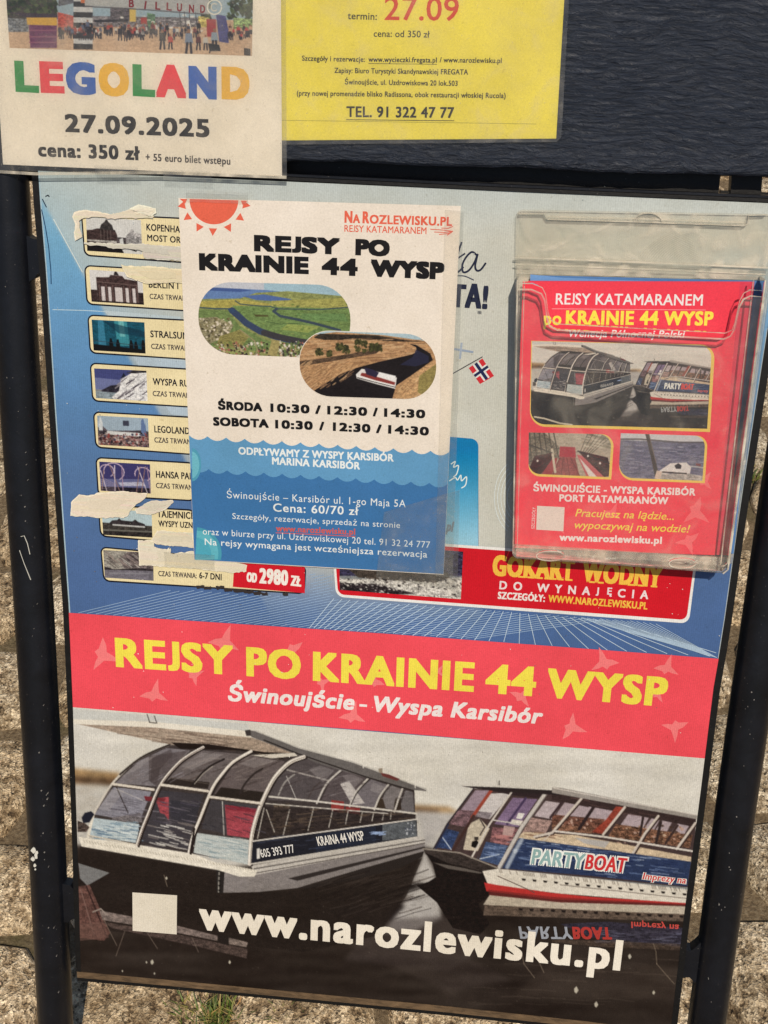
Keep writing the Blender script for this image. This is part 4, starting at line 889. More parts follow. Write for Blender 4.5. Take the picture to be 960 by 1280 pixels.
    for L in ([(727, 998), (690, 1041), (668, 1046)], [(781, 1009), (754, 1043)], [(823, 1020), (806, 1042), (791, 1067)], [(869, 1029), (846, 1061)]): c.line([(x+2, y+1) for x, y in L], 2.6, (60, 42, 38)); c.line(L, 3.0, (202, 184, 168))
    c.line([(694, 1039), (755, 1046), (866, 1064)], 2.4, (208, 194, 180)); c.line([(667, 1062), (690, 1041)], 1.2, (190, 175, 160))
    # blue lettered band
    BW = lambda x: 1048+(x-649)*.134
    c.poly([(649, 1047.5), (864, 1077), (859, 1108), (740, 1095), (622, 1085)], (42, 54, 88), noise=.08)
    ins = lambda x, y: 648+(1085-y)*-.6 < x < 862 and y > BW(x)+1 and y < 1084+(x-622)*.095
    c.streaks(150, (630, 1050, 860, 1104), [(110, 130, 170), (150, 164, 190), (24, 34, 74)], 8, 28, 1.1, .55, .12, inside=ins); c.streaks(50, (660, 1048, 860, 1080), [(196, 202, 210)], 6, 18, .9, .6, .12, inside=lambda x, y: ins(x, y) and y < BW(x)+7)
    c.line([(652, 1050), (644, 1064), (634, 1084)], 5, (196, 200, 206), al=.7, soft=3)
    pane([(559, 1036), (574, 1040), (564, 1062), (543, 1059)], (46, 60, 96), .2); c.line([(552, 1045), (564, 1062)], 1.2, (185, 190, 200)); c.line([(560, 1030), (545, 1060)], 2.6, (40, 44, 70)); pane([(607, 1052), (635, 1057), (624, 1082), (596, 1074)], (60, 76, 112), .12); c.line([(598, 1074), (624, 1068)], 1.2, (190, 196, 204)); c.streaks(20, (604, 1056, 626, 1072), [(130, 148, 186)], 4, 14, 1, .6, .14)
    c.line([(592, 986), (559, 1030), (542, 1061)], 1.8, (50, 40, 44)); c.line([(614, 988), (590, 1022)], 4.0, (158, 62, 44)); c.line([(592, 1020), (565, 1065)], 3.6, (66, 42, 38)); c.line([(641, 988), (612, 1030), (589, 1073)], 2.2, (206, 192, 178)); c.line([(607, 1050), (598, 1074)], 2.2, (70, 50, 46))
    c.line([(682, 991), (652, 1034), (624, 1084)], 4.4, (196, 184, 174)); c.line([(684, 993), (654, 1036), (627, 1085)], 1.2, (110, 96, 90)); c.line([(616, 1025), (655, 1031)], 1.6, (196, 184, 172))
    # roof of right boat
    c.poly([(576, 982.5), (620, 984), (692, 988), (700, 994), (620, 989), (590, 985)], (44, 34, 34)); c.line([(578, 981), (680, 984)], 1.2, (206, 194, 180)); c.poly([(690, 984), (700, 984.5), (872, 1019), (871, 1024), (690, 991)], (150, 138, 128), noise=.05); c.line([(692, 985), (872, 1019)], 1.2, (204, 190, 176))
    c.line([(621, 975), (622, 981), (626, 981)], 1.6, (190, 180, 168)); c.line([(624, 976), (624, 981)], 1.2, (50, 44, 42))
    # hull
    c.poly([(529, 1060), (560, 1063), (604, 1078), (628, 1088), (608, 1092), (560, 1080), (532, 1068)], (56, 46, 42), noise=.2); c.line([(529, 1061), (575, 1066), (622, 1085)], 1.8, (140, 126, 112))
    c.poly([(532, 1066), (560, 1079), (606, 1090), (612, 1108), (614, 1118), (598, 1130), (612, 1155), (600, 1168), (566, 1160), (546, 1128), (521, 1107), (536, 1102), (545, 1096), (541, 1080)], (30, 22, 20), noise=.2)
    c.poly([(541, 1078), (580, 1085), (604, 1091), (600, 1092), (560, 1086)], (120, 108, 98), al=.7)
    c.poly([(603, 1089), (622, 1086), (740, 1098), (860, 1112), (859, 1130), (740, 1120), (700, 1117), (610, 1106)], (218, 204, 186), noise=.04); c.poly([(605, 1103), (620, 1106), (690, 1116), (740, 1121), (859, 1129), (859, 1131), (740, 1126), (690, 1124), (608, 1114)], (196, 44, 40)); c.poly([(610, 1112), (690, 1121), (740, 1124), (859, 1130), (859, 1133), (700, 1129), (612, 1120)], (120, 36, 34), al=.7)
    c.poly([(612, 1119), (700, 1128), (859, 1133), (858, 1143), (740, 1139), (604, 1131)], (186, 168, 146), noise=.07); c.poly([(606, 1131), (740, 1138), (858, 1143), (858, 1152), (604, 1144)], (92, 74, 62), noise=.2); c.line([(622, 1095), (665, 1114), (668, 1116)], 1.0, (90, 70, 62)); c.line([(700, 1106), (858, 1123)], .9, (120, 104, 94))
    for k in range(110): x = 624+k*2.14; y = 1087+(x-624)*.103; c.line([(x, y), (x+1.4, y+4)], .9, random.choice([(225, 212, 196), (120, 106, 94)]), al=.8)
    for k in range(16): x = 652+k*13.4; y = 1098+(x-652)*.092; c.poly([(x, y), (x+5.5, y+.6), (x+4.5, y+3), (x+1, y+2.6)], (34, 26, 24)); y2 = 1135+(x-652)*.045; c.poly([(x-4, y2), (x+2, y2+.4), (x+1, y2+3.5), (x-3, y2+3)], (34, 26, 24))
    c.poly([(700, 1155), (760, 1152), (858, 1160), (854, 1184), (800, 1178), (740, 1172)], (50, 46, 62), al=.8, noise=.25); c.streaks(46, (740, 1160, 845, 1180), [(110, 108, 130), (40, 34, 44), (84, 78, 92)], 8, 26, 1.0, .6, .02); c.poly([(690, 1174), (855, 1180), (850, 1188), (760, 1184), (690, 1178)], (84, 66, 54), al=.6, noise=.3)
def boat_foreground(c):
    c.poly([(98, 1079), (137, 1091), (109, 1107), (100, 1098)], (118, 114, 112), noise=.05); c.poly([(98, 1108), (112, 1106), (138, 1166), (130, 1176), (99, 1172)], (98, 64, 56), noise=.2); c.line([(108, 1108), (134, 1172)], 1.6, (50, 32, 30)); c.line([(101, 1112), (118, 1170)], 1.0, (130, 96, 86))
    c.poly([(99, 1155), (130, 1152), (136, 1172), (99, 1176)], (112, 78, 68), al=.6, noise=.15); c.poly([(124, 1138), (166, 1146), (225, 1158), (273, 1170), (272, 1176), (222, 1166), (166, 1156), (128, 1150)], (118, 100, 92), noise=.2); c.poly([(128, 1152), (222, 1168), (270, 1178), (310, 1186), (308, 1198), (250, 1184), (140, 1160)], (74, 58, 52), noise=.25)
    c.poly([(286, 1172), (310, 1178), (308, 1184), (286, 1180)], (122, 104, 94), noise=.2); c.line([(116, 1140), (126, 1136), (134, 1144)], 1.6, (150, 132, 120)); c.poly([(272, 1166), (286, 1170), (286, 1182), (272, 1178)], (38, 30, 27))
    for L in ([(156, 1164), (145, 1195)], [(184, 1166), (197, 1186)], [(240, 1172), (248, 1190)], [(129, 1148), (146, 1182)]): c.line(L, .9, (112, 94, 80), al=.8)
    for L in ([(652, 1190), (655, 1205), (668, 1222)], [(817, 1180), (820, 1190), (821, 1205), (834, 1220), (843, 1230)], [(670, 1194), (680, 1216)], [(205, 1094), (209, 1108)]): c.line(L, 1.0, (150, 128, 104), al=.6)
    c.streaks(40, (560, 1195, 845, 1260), [(92, 76, 64), (64, 52, 44)], 20, 60, 1.2, .25, .05)
    # scuffs and specks on the lower photo
    for _ in range(520):
        x = random.uniform(98, 845); y = random.uniform(1065, 1275); v_ = random.uniform(70, 150)
        if random.random() < .75: c.poly([(x-.5, y-.5), (x+.6, y-.3), (x+.3, y+.6)], (v_, v_*.9, v_*.78), al=random.uniform(.2, .7))
    for x, y, s_ in ((190, 1203, 3), (183, 1203, 1.5), (787, 1196, 3), (817, 1241, 2.5), (720, 1238, 4), (745, 1256, 3.5), (208, 1098, 2), (153, 1214, 1.3), (193, 1217, 1.5), (287, 1203, 2.2)):
        c.poly([(x-s_*.6, y-s_*.5), (x+s_*.2, y-s_*1.3), (x+s_*.8, y), (x+s_*.1, y+s_), (x-s_*.5, y+s_*.5)], (205, 192, 168), al=.85)
c = Canvas(84, 880, 900, 1296, 1.25)
paint_boats(c); boat_foreground(c); c.grain(.045, 11)
bphoto = c.mesh('boat_photo', [(91.2, 884), (881, 948), (838.5, 1290), (100.8, 1214.5)], poster, ps)
q = Part('boat_lettering', bphoto, ps)
q.text('605 393 777', 327, 1072, 369, 1065.5, 10, (228, 220, 212), .01); q.text('KRAINA 44 WYSP', 398, 1057.5, 456, 1050, 11.5, (228, 218, 206), .015)
for t, a, b, ca, cb in (('PARTY', 663, 731, (232, 228, 218), (140, 168, 164)), ('BOAT', 730, 783, (232, 222, 212), (204, 52, 54))):
    yb = lambda x: 1079.5+(x-663)*.099
    q.text(t, a-1, yb(a)+1.2, b+1, yb(b)+1.2, 21.5, ca, .11, .12, adv=True); q.text(t, a+.6, yb(a), b-.6, yb(b), 18.5, cb, .03, .12)
q.text('Imprezy na', 802, 1099.5, 858, 1105.5, 9.5, (232, 222, 212), .13, .12, adv=True); q.text('Imprezy na', 803, 1098.8, 857, 1104.6, 8.2, (204, 60, 60), .02, .12)
q.text('PARTY', 648, 1158, 716, 1158.5, -15.5, (150, 150, 156), .03, .12); q.text('BOAT', 715, 1158.5, 765, 1159, -15.5, (168, 56, 50), .05, .12); q.text('Imprezy na', 789, 1152, 849, 1156, -8, (190, 74, 66), .03, .1)
q.build()
q = Part('blank_patch', bphoto, ps); q.poly([(165.5, 1115.5), (221.3, 1119.2), (220.8, 1168), (165.8, 1163.5)], (222, 208, 188)); q.build()
q = Part('web_address', bphoto, ps)
q.text('www.', 249, 1161.5, 384, 1175, 37.5, (236, 222, 204), .048, ring=12, space=1.16); q.text('narozlewisku.pl', 388, 1175, 775, 1213.5, 37.5, (236, 222, 204), .048, ring=12, space=1.14); q.build()
# specks of dirt over the upper poster
q = Part('dirt_specks', poster, Sheet(ps.z+1e-4))
for _ in range(260):
    x = random.uniform(70, 900); y = random.uniform(230, 950)
    if x < edgeL((y-213)/1002)[0]+3 or x > edgeR((y-255)/1036)[0]-4: continue
    z = ps.z+1e-4+random.random()*6e-5; a = random.uniform(.3, .9); col = random.choice([(225, 220, 210), (120, 110, 100), (240, 230, 220)]) if y > 600 else random.choice([(120, 125, 125), (90, 90, 90), (225, 225, 220)])
    q.poly([(x-a, y-a*.6), (x+a, y-a*.3), (x+a*.2, y+a)], col, z)
q.build()['kind'] = 'stuff'

# ================================================================== NOTICES
SEE = (230, 214, 196)
# ---- white notice over the poster (boat trips)
A4D = .0032
notice = thing('paper_notice', 'white and blue timetable sheet with an orange sun and two oval pictures, taped on', 'notice', P(398, 708, A4D))
def paper(parent, quad, d, th, mat, col, nx=30, ny=40, warp=0.0, name='paper_sheet'):
    s_ = Sheet(d); q = [np.array(c_, float) for c_ in quad]; a = np.linspace(0, 1, nx)[None, :, None]; b = np.linspace(0, 1, ny)[:, None, None]
    Pp = (q[0]*(1-a)+q[1]*a)*(1-b)+(q[3]*(1-a)+q[2]*a)*b
    o = gridmesh(name, Pp, np.ones((ny, nx, 3))*np.array(col, float), d, parent, mat)
    V, Fc = slab_px(quad, d-th, d-.00008); 
    mk('sheet_edge', V, Fc, mat, parent, fcol=[ink(col)]*len(Fc))
    return s_, o
ns, nsheet = paper(notice, [(223, 247.5), (576, 257.5), (554.5, 718.5), (242.8, 700)], A4D, .0004, MPAPER, (232, 216, 200))
L4 = lambda y: 223+(y-247.5)*.0437; R4 = lambda y: 576-(y-257.5)*.0466
q = Part('sun_picture', notice, ns, MPAPER); OR_ = (226, 100, 76)
q.poly([(237, 248.6)]+[p_ for p_ in arc(267.5, 249.5, 30.5, 31, 178, 2, 24)]+[(298, 250.4)], OR_)
for k, a in enumerate((168, 145, 118, 92, 63, 36, 11)):
    ca, sa = math.cos(R(a)), math.sin(R(a)); cx_, cy_ = 267.5, 248.5; tx, ty = -sa, ca
    r0, r1 = 37, 46.5
    pts = [(cx_+ca*r0+tx*5.2, cy_+sa*r0+ty*5.2), (cx_+ca*r1, cy_+sa*r1), (cx_+ca*r0-tx*5.2, cy_+sa*r0-ty*5.2)]
    q.poly([(x, max(y, 249.2)) for x, y in pts], OR_)
q.poly([(224.5, 248.4), (234, 248.8), (231.5, 254.5)], OR_); q.poly([(301, 250.6), (309.5, 251), (303, 256)], OR_); q.build()
q = Part('company_mark', notice, ns, MPAPER)
q.text('N', 430.5, 278.4, 440.5, 278.8, 15, OR_, .05); q.text('A', 441, 278.8, 450, 279, 11, OR_, .05); q.text('R', 453, 279, 461.5, 279.4, 15, OR_, .05); q.text('OZLEWISKU.PL', 462, 279.5, 565, 282.6, 11.2, OR_, .05)
q.text('REJSY KATAMARANEM', 430.5, 289.6, 533, 292.6, 8.4, OR_, .015)
for L in ([(538, 286.5), (553, 287.5), (566, 289)], [(543, 290), (556, 290.5), (566, 289)], [(549, 293), (560, 292), (566, 289)], [(552, 285), (560, 285.5), (566, 283)], [(559, 294), (565, 290)]): q.line(L, 1.0, OR_)
q.build()
q = Part('headline_text', notice, ns, MPAPER); BK = (26, 24, 26)
q.text('REJSY', 317.5, 314, 425, 318.3, 20.5, BK, .105, ring=12, space=1.08); q.text('PO', 444, 319, 487, 320.8, 20.5, BK, .105, ring=12, space=1.08)
q.text('KRAINIE', 249, 337.8, 386, 342.8, 21.5, BK, .105, ring=12, space=1.08); q.text('44', 402, 343.3, 447, 345.2, 21.5, BK, .10, ring=12); q.text('WYSP', 463, 345.6, 555, 349.6, 21.5, BK, .105, ring=12, space=1.08); q.build()
PAPC = (232, 216, 200)
def mask_outside(c, shape, col):
    # composite paper colour outside the printed outline
    keep = c.im.copy(); m = Canvas(0, 0, 1, 1); m.x0, m.y0, m.sc, m.T, m.W, m.H = c.x0, c.y0, c.sc, None, c.W, c.H; m.im = np.zeros((c.H, c.W, 3)); m.poly(shape, (1, 1, 1))
    c.im = keep*m.im+np.array(col, float)*(1-m.im)
# picture 1: river meadows from the air
c = Canvas(243, 346, 446, 456, 1.6)
c.poly([(240, 340), (450, 340), (450, 372), (240, 372)], (186, 184, 190)); c.poly([(240, 362), (300, 361), (450, 368), (450, 385), (240, 384)], (92, 120, 168), noise=.04); c.poly([(262, 359), (300, 361), (315, 363), (300, 365), (255, 363)], (62, 84, 140))
c.poly([(330, 352), (450, 358), (450, 372), (380, 368), (330, 362)], (150, 178, 190)); c.poly([(320, 366), (360, 364), (450, 372), (450, 460), (240, 460), (240, 374), (300, 373)], (136, 138, 76), noise=.14); c.poly([(302, 370), (330, 368), (365, 374), (355, 377), (320, 375)], (74, 98, 154))
c.poly([(240, 377), (300, 374), (340, 380), (330, 386), (240, 384)], (168, 152, 70), noise=.12); c.poly([(340, 376), (440, 372), (440, 384), (360, 386), (338, 382)], (158, 150, 74), noise=.12)
c.poly([(290, 382), (440, 386), (440, 415), (400, 432), (330, 415), (300, 395)], (106, 128, 68), noise=.13); c.poly([(240, 386), (285, 388), (300, 408), (330, 424), (350, 430), (330, 440), (240, 430)], (108, 126, 68), noise=.14); c.poly([(370, 392), (430, 392), (436, 402), (380, 400)], (100, 130, 72), noise=.1)
c.poly([(360, 405), (400, 408), (385, 416), (350, 412)], (140, 150, 72), noise=.1); c.speck(80, (300, 380, 436, 425), [(70, 100, 40), (150, 156, 76), (60, 84, 44)], 1, 3, .5, .5)
c.line([(246, 384), (270, 386), (288, 386)], 1.6, (58, 76, 84)); c.line([(290, 388), (297, 394), (308, 404), (325, 414), (345, 421), (365, 426), (388, 429)], 8.0, (52, 64, 92)); c.line([(330, 416), (352, 422), (392, 430)], 7.5, (58, 54, 58)); c.line([(287, 387), (292, 389)], 4, (50, 70, 100))
c.line([(294, 376), (300, 380), (318, 382), (338, 383), (348, 386), (400, 387), (436, 384)], 1.4, (62, 78, 80)); c.line([(346, 386), (342, 389), (350, 395), (370, 399), (392, 404), (425, 413)], 3.2, (56, 68, 80)); c.line([(333, 402), (350, 405), (375, 404)], .9, (70, 90, 50)); c.poly([(317, 393), (335, 394), (336, 396), (320, 396)], (80, 74, 40))
c.poly([(244, 398), (270, 396), (292, 406), (285, 420), (262, 430), (240, 420)], (138, 126, 92), noise=.2); c.speck(150, (244, 398, 290, 430), [(205, 186, 160), (90, 80, 50), (70, 60, 44), (220, 200, 176), (120, 104, 66)], .6, 2.2)
c.poly([(275, 420), (300, 412), (312, 420), (300, 436), (270, 432)], (136, 124, 66), noise=.15); c.speck(330, (268, 428, 380, 450), [(220, 204, 190), (70, 50, 44), (160, 90, 74), (110, 120, 60), (40, 34, 30), (190, 160, 120)], .6, 2.2)
c.poly([(340, 424), (350, 426), (346, 446), (334, 444)], (160, 142, 84), noise=.1); c.line([(300, 412), (318, 426), (322, 438), (316, 448)], 1.4, (150, 134, 92)); c.speck(60, (350, 426, 376, 446), [(215, 200, 186), (60, 50, 44), (90, 110, 60)], .8, 2.2)
c.grain(.05, 21); aer = c
# picture 2: boat on a reed river
c = Canvas(370, 408, 550, 504, 1.6)
c.poly([(365, 400), (555, 400), (555, 440), (365, 440)], (164, 184, 190)); c.poly([(365, 422), (420, 415), (480, 419), (530, 426), (555, 428), (555, 510), (365, 510)], (176, 128, 84), noise=.14)
c.poly([(392, 422), (400, 417), (430, 418), (470, 419), (500, 424), (530, 427), (500, 427), (450, 425), (405, 425)], (52, 42, 34), noise=.3); c.streaks(160, (372, 424, 520, 456), [(196, 148, 102), (150, 104, 70), (206, 164, 118), (130, 88, 58)], 8, 26, 1.4, .55, -.03)
c.poly([(372, 452), (410, 447), (450, 440), (478, 436), (470, 442), (430, 449), (375, 458)], (84, 62, 46), noise=.25)
c.poly([(393, 488), (425, 468), (445, 460), (475, 452), (515, 443), (521, 440), (520, 434), (512, 430), (520, 431), (538, 442), (541, 450), (530, 458), (513, 470), (495, 482), (490, 500), (400, 500)], (30, 24, 26), noise=.12); c.poly([(520, 437), (536, 445), (536, 453), (520, 458), (500, 456), (516, 446)], (40, 40, 66), al=.8)
c.poly([(500, 484), (520, 466), (541, 452), (548, 460), (548, 505), (492, 505)], (188, 140, 92), noise=.16); c.streaks(140, (372, 456, 440, 486), [(206, 158, 108), (140, 98, 66), (190, 140, 94)], 3, 9, 1.3, .6, -.7, inside=lambda x, y: y < 498-(x-393)*.62); c.streaks(60, (495, 474, 542, 496), [(214, 170, 118), (150, 106, 70)], 2, 7, 1.2, .6, -1.0, inside=lambda x, y: y > 484-(x-500)*.75)
c.poly([(524, 470), (545, 455), (546, 480), (530, 496), (522, 490)], (132, 120, 60), al=.8, noise=.15)
for x, y, r_ in ((452, 433, 8), (432, 437, 4.5), (424, 434, 4), (399, 440, 4), (467, 434, 5), (473, 434, 4), (412, 442, 3)):
    c.speck(int(r_*9), (x-r_, y-r_, x+r_, y+r_), [(60, 60, 30), (84, 80, 40), (46, 44, 26)], 1.0, 2.4, .85)
c.poly([(445, 468), (452, 461), (470, 464), (496, 472), (494, 486), (470, 480), (446, 473)], (222, 212, 204)); c.poly([(452, 466), (462, 467), (478, 473), (494, 478), (493, 482), (470, 476), (450, 470)], (140, 50, 44)); c.poly([(455, 459), (466, 462), (474, 466), (470, 472), (458, 468)], (44, 38, 62)); c.poly([(474, 465), (495, 470), (493, 476), (471, 471)], (228, 220, 214)); c.line([(447, 472), (470, 478), (494, 484)], 1.0, (50, 44, 44)); c.line([(446, 469), (468, 476), (492, 482)], 1.8, (232, 224, 216))
c.grain(.05, 22)
# cells wholly outside the oval are dropped so that the neighbouring picture stays visible
oval = rq([(373.4, 411.8), (546.6, 418), (545.2, 500.8), (374.4, 495.3)], 39.5, 10)
def shape_mesh(c, name, shape, parent, sheet, mat, lift=2):
    z = sheet.up(lift); sh = np.array(shape, float); nx_ = np.roll(sh, -1, 0); seg = np.hypot(*(nx_-sh).T); cum = np.concatenate([[0], np.cumsum(seg)])
    n_ = int(cum[-1]*c.sc*1.1); t = np.linspace(0, cum[-1], n_, endpoint=False); i0 = np.clip(np.searchsorted(cum, t, 'right')-1, 0, len(sh)-1); f = ((t-cum[i0])/np.maximum(seg[i0], 1e-6))[:, None]
    ed = sh[i0]*(1-f)+nx_[i0]*f
    x0, x1 = sh[:, 0].min(), sh[:, 0].max(); Hh = np.percentile(sh[:, 1], 95)-np.percentile(sh[:, 1], 5); m = (x0+x1)/2; hw = max((x1-x0-Hh)/2, 2)
    cx_ = np.clip(ed[:, 0], m-hw, m+hw); my = (sh[:, 1].max()+sh[:, 1].min())/2; core = np.stack([cx_, my+(cx_-m)*.03], 1)
    ed = np.concatenate([ed, ed[:1]]); core = np.concatenate([core, core[:1]]); rg = int(Hh*.5*c.sc*1.1)+3
    s_ = np.linspace(0, 1, rg)[:, None, None]; Pp = core[None]*(1-s_)+ed[None]*s_
    X = np.clip((Pp[..., 0]-c.x0)*c.sc, 0, c.W-1.001); Y = np.clip((Pp[..., 1]-c.y0)*c.sc, 0, c.H-1.001); xi = X.astype(int); yi = Y.astype(int); fx = (X-xi)[..., None]; fy = (Y-yi)[..., None]
    C = c.im[yi, xi]*(1-fx)*(1-fy)+c.im[yi, xi+1]*fx*(1-fy)+c.im[yi+1, xi]*(1-fx)*fy+c.im[yi+1, xi+1]*fx*fy
    return gridmesh(name, Pp, C, z, parent, mat)
shape_mesh(aer, 'aerial_picture', rq([(247, 351.5), (439, 357), (437, 449), (249, 441.5)], 43, 10), notice, ns, MPAPER)
p_ = Part('oval_rim', notice, ns, MPAPER); p_.poly(oval, PAPC); p_.build()
shape_mesh(c, 'river_picture', rq([(374, 412.5), (546, 418.5), (544.5, 500), (375, 494.5)], 39, 10), notice, ns, MPAPER)
q = Part('timetable_text', notice, ns, MPAPER)
for t, a, ya, b, yb in (('ŚRODA', 272.5, 512, 328, 514.5), ('10:30', 338, 515, 387, 517), ('/', 394, 517.3, 401, 517.6), ('12:30', 409, 518, 459, 520), ('/', 466, 520.3, 472, 520.6), ('14:30', 480, 521, 531.5, 523),
                        ('SOBOTA', 266.5, 532, 336, 535), ('10:30', 344, 535.5, 391, 537.5), ('/', 399, 537.8, 405, 538.2), ('12:30', 416, 538.6, 463, 541), ('/', 470, 541.3, 477, 541.6), ('14:30', 485, 542, 536, 544.6)):
    q.text(t, a, ya, b, yb, 10.8, BK, .085, space=1.12)
q.build()
def wave(y0, y1, col, nm, n=14, amp=5):
    xl, xr = L4(y0), R4(y1); pts = []
    for k in range(n):
        for j in range(6):
            t = (k+j/6)/n; x = xl+(xr-xl)*t; ss = j/6; pts.append((x, y0+(y1-y0)*t+amp*(4*(ss-.5)**2-.0)*-1+amp*.0))
    pts.append((xr, y1-amp)); pts = [(x, y+amp*.0) for x, y in pts]
    q = Part(nm, notice, ns, MPAPER); q.poly(pts+[(R4(718)-.2, 717.6), (L4(700)+.3, 699.4)], col); return q.build()
wave(549, 570, (98, 150, 188), 'light_wave_print'); wave(590, 610, (62, 112, 162), 'dark_wave_print')
q = Part('shell_print', notice, ns, MPAPER)
def halfdisc(cx_, cy_, r_, col): return [(x, y) for x, y in arc(cx_, cy_, r_, r_, -88, 88, 16)]
for r_, col in ((33, (72, 148, 168)), (29, (96, 172, 184)), (20, (80, 160, 178))):
    q.poly([(x, min(y, 699.6+(x-243)*.06)) for x, y in arc(244, 692, r_, r_, -86, 14, 14)]+[(244, 699.8)], col)
q.build(); q = Part('shell_print', notice, ns, MPAPER)
for r_, col in ((15, (82, 152, 176)), (12, (110, 178, 192))): q.poly(arc(239.5, 581, r_*.8, r_*1.4, -86, 86, 12), col)
q.build()
q = Part('departure_text', notice, ns, MPAPER); WT = (228, 228, 224)
q.text('ODPŁYWAMY Z WYSPY KARSIBÓR', 298, 568, 492, 577, 9.3, WT, .045, space=1.06); q.text('MARINA KARSIBÓR', 340, 580.5, 450, 587, 9.3, WT, .045, space=1.06); q.build()
q = Part('price_text', notice, ns, MPAPER)
q.text('Świnoujście – Karsibór ul. 1-go Maja 5A', 283.5, 622.5, 507, 634, 8.8, WT, .0, space=1.1); q.text('Cena: 60/70 zł', 341.5, 639.3, 448, 644, 10.2, WT, .02, space=1.1)
q.text('Szczegóły, rezerwacje, sprzedaż na stronie', 290.5, 648.5, 500, 660, 7.2, WT, .0, space=1.06); q.text('www.narozlewisku.pl', 345, 664, 444, 668.5, 7.6, (206, 92, 84), .04); q.line([(345, 666), (444, 670.5)], 1.0, (206, 92, 84))
q.text('oraz w biurze przy ul. Uzdrowiskowej 20 tel. 91 32 24 777', 253.5, 668, 537.5, 685, 7.9, WT, .0, space=1.06); q.text('Na rejsy wymagana jest wcześniejsza rezerwacja', 256, 681, 534, 697, 8.0, WT, .01, space=1.06); q.build()
# ---- tape strips on the white notice
def film(name, label, quad, d, parent=None, mat=MTAPE, cat='tape', group=None, th=.0002):
    V, Fc = slab_px(quad, d-th, d)
    o = mk(name, V, Fc, mat, parent)
    if parent is None: tagd(o, label, cat, group)
    return o
film('tape_strip', 'long clear tape strip down the right edge of the timetable sheet', [(556, 262), (580, 264), (566, 722), (544, 720)], A4D+.0012)
film('tape_strip', 'crumpled clear tape over the lower right corner of the timetable sheet', [(480, 640), (575, 612), (572, 737), (470, 722)], A4D+.0022)
film('tape_strip', 'short clear tape over the lower left corner of the timetable sheet', [(205, 690), (268, 694), (268, 712), (206, 708)], A4D+.0016)
film('tape_strip', 'clear tape across the top edge of the timetable sheet', [(232, 238), (310, 241), (310, 255), (232, 252)], A4D+.0016)

# ---- park trip sheet, in a sleeve pinned to the plank
LD = .0085
lego = thing('laminated_notice', 'white laminated sheet with big multicoloured capitals and a crowd photo, top left over the plank', 'notice', P(178, 220, LD))
WPL = (232, 217, 200)
lsx, _ = paper(lego, [(-40, -80), (350.5, -75), (352.5, 220.5), (-45, 203.5)], LD, .0004, MPAPER, WPL)
film('plastic_sleeve', None, [(-60, -95), (357, -85), (358.5, 223), (-60, 211)], LD+.0022, lego, MSLEEVE)
V, Fc = bar([(-60, 212), (45, 218), (200, 216.5), (358, 222.5)], .0028, LD+.0018, LD+.0030, off=-.0008); mk('sleeve_seam', V, Fc, MACRYLE, lego)
c = Canvas(0, -30, 324, 76, 1.5)
c.poly([(0, -30), (330, -30), (330, 30), (0, 30)], (150, 168, 180)); c.poly([(0, 25), (330, 25), (330, 80), (0, 80)], (198, 160, 128), noise=.06); c.poly([(0, 0), (70, -5), (72, 22), (40, 26), (0, 22)], (56, 50, 46), noise=.3)
c.speck(160, (10, -20, 70, 16), [(50, 66, 36), (34, 48, 26), (80, 92, 52)], 1.5, 4); c.speck(200, (250, -10, 316, 26), [(44, 60, 34), (70, 84, 44), (34, 40, 28)], 1.5, 4.5, inside=lambda x, y: x > 286 or 252 < x < 262)
c.poly([(8, 22), (36, 24), (36, 40), (10, 40)], (120, 120, 124), noise=.3); c.poly([(8, 15), (71, 18), (72, 24), (34, 22)], (60, 44, 60)); c.poly([(33, 22), (71, 22), (71, 32), (34, 31)], (220, 166, 60)); c.poly([(36, 31), (71, 32), (71, 60), (38, 60)], (116, 58, 96), noise=.08)
for y in (38, 46, 53): c.line([(37, y), (71, y)], 1.6, (150, 84, 110))
c.poly([(72, 15), (92, 20), (92, 40), (73, 40)], (188, 80, 66), noise=.2)
for k in range(12):
    y = -18+k*6.6; c.poly([(92, y), (116, y+.6), (116, y+7.4), (92, y+6.8)], (30, 28, 34) if k % 2 else (198, 192, 190), noise=.05)
c.poly([(100, -30), (107, -30), (109, 4), (101, 4)], (214, 108, 60)); c.poly([(73, -30), (92, -30), (92, 4), (73, 8)], (90, 90, 100), noise=.2)
c.poly([(116, 20), (250, 22), (250, 34), (116, 34)], (120, 110, 112), noise=.4); c.poly([(138, 8), (165, 10), (164, 26), (138, 24)], (86, 76, 82), noise=.4); c.poly([(162, 11), (170, 10), (170, 27), (162, 27)], (214, 176, 84)); c.poly([(176, 22), (184, 22), (184, 30), (176, 30)], (176, 64, 58)); c.poly([(184, 16), (194, 18), (194, 40), (184, 38)], (90, 120, 90), noise=.3)
c.poly([(118, 25), (160, 24), (160, 27), (118, 28)], (46, 40, 46)); c.streaks(14, (150, 16, 250, 40), [(225, 215, 205)], 2, 4, 2.0, .7)
for x in (224, 230, 236, 244): c.line([(x, 10), (x+3, 44)], .8, (60, 56, 60))
c.poly([(233, 26), (237, 25), (240, 42), (236, 42)], (225, 215, 205)); c.poly([(248, 20), (262, 22), (262, 34), (248, 34)], (200, 176, 90), noise=.3); c.poly([(258, 24), (270, 24), (270, 46), (259, 46)], (170, 56, 58)); c.poly([(270, 18), (282, 20), (286, 40), (286, 54), (274, 52)], (76, 74, 130), noise=.1)
c.poly([(292, 22), (316, 24), (316, 40), (292, 36)], (130, 150, 90), noise=.4)
c.poly([(106, -14), (262, -6), (262, 18), (240, 15), (180, 11), (106, 7)], (168, 164, 162), noise=.04); c.line([(106, 8), (180, 12), (258, 18)], 1.4, (90, 84, 88))
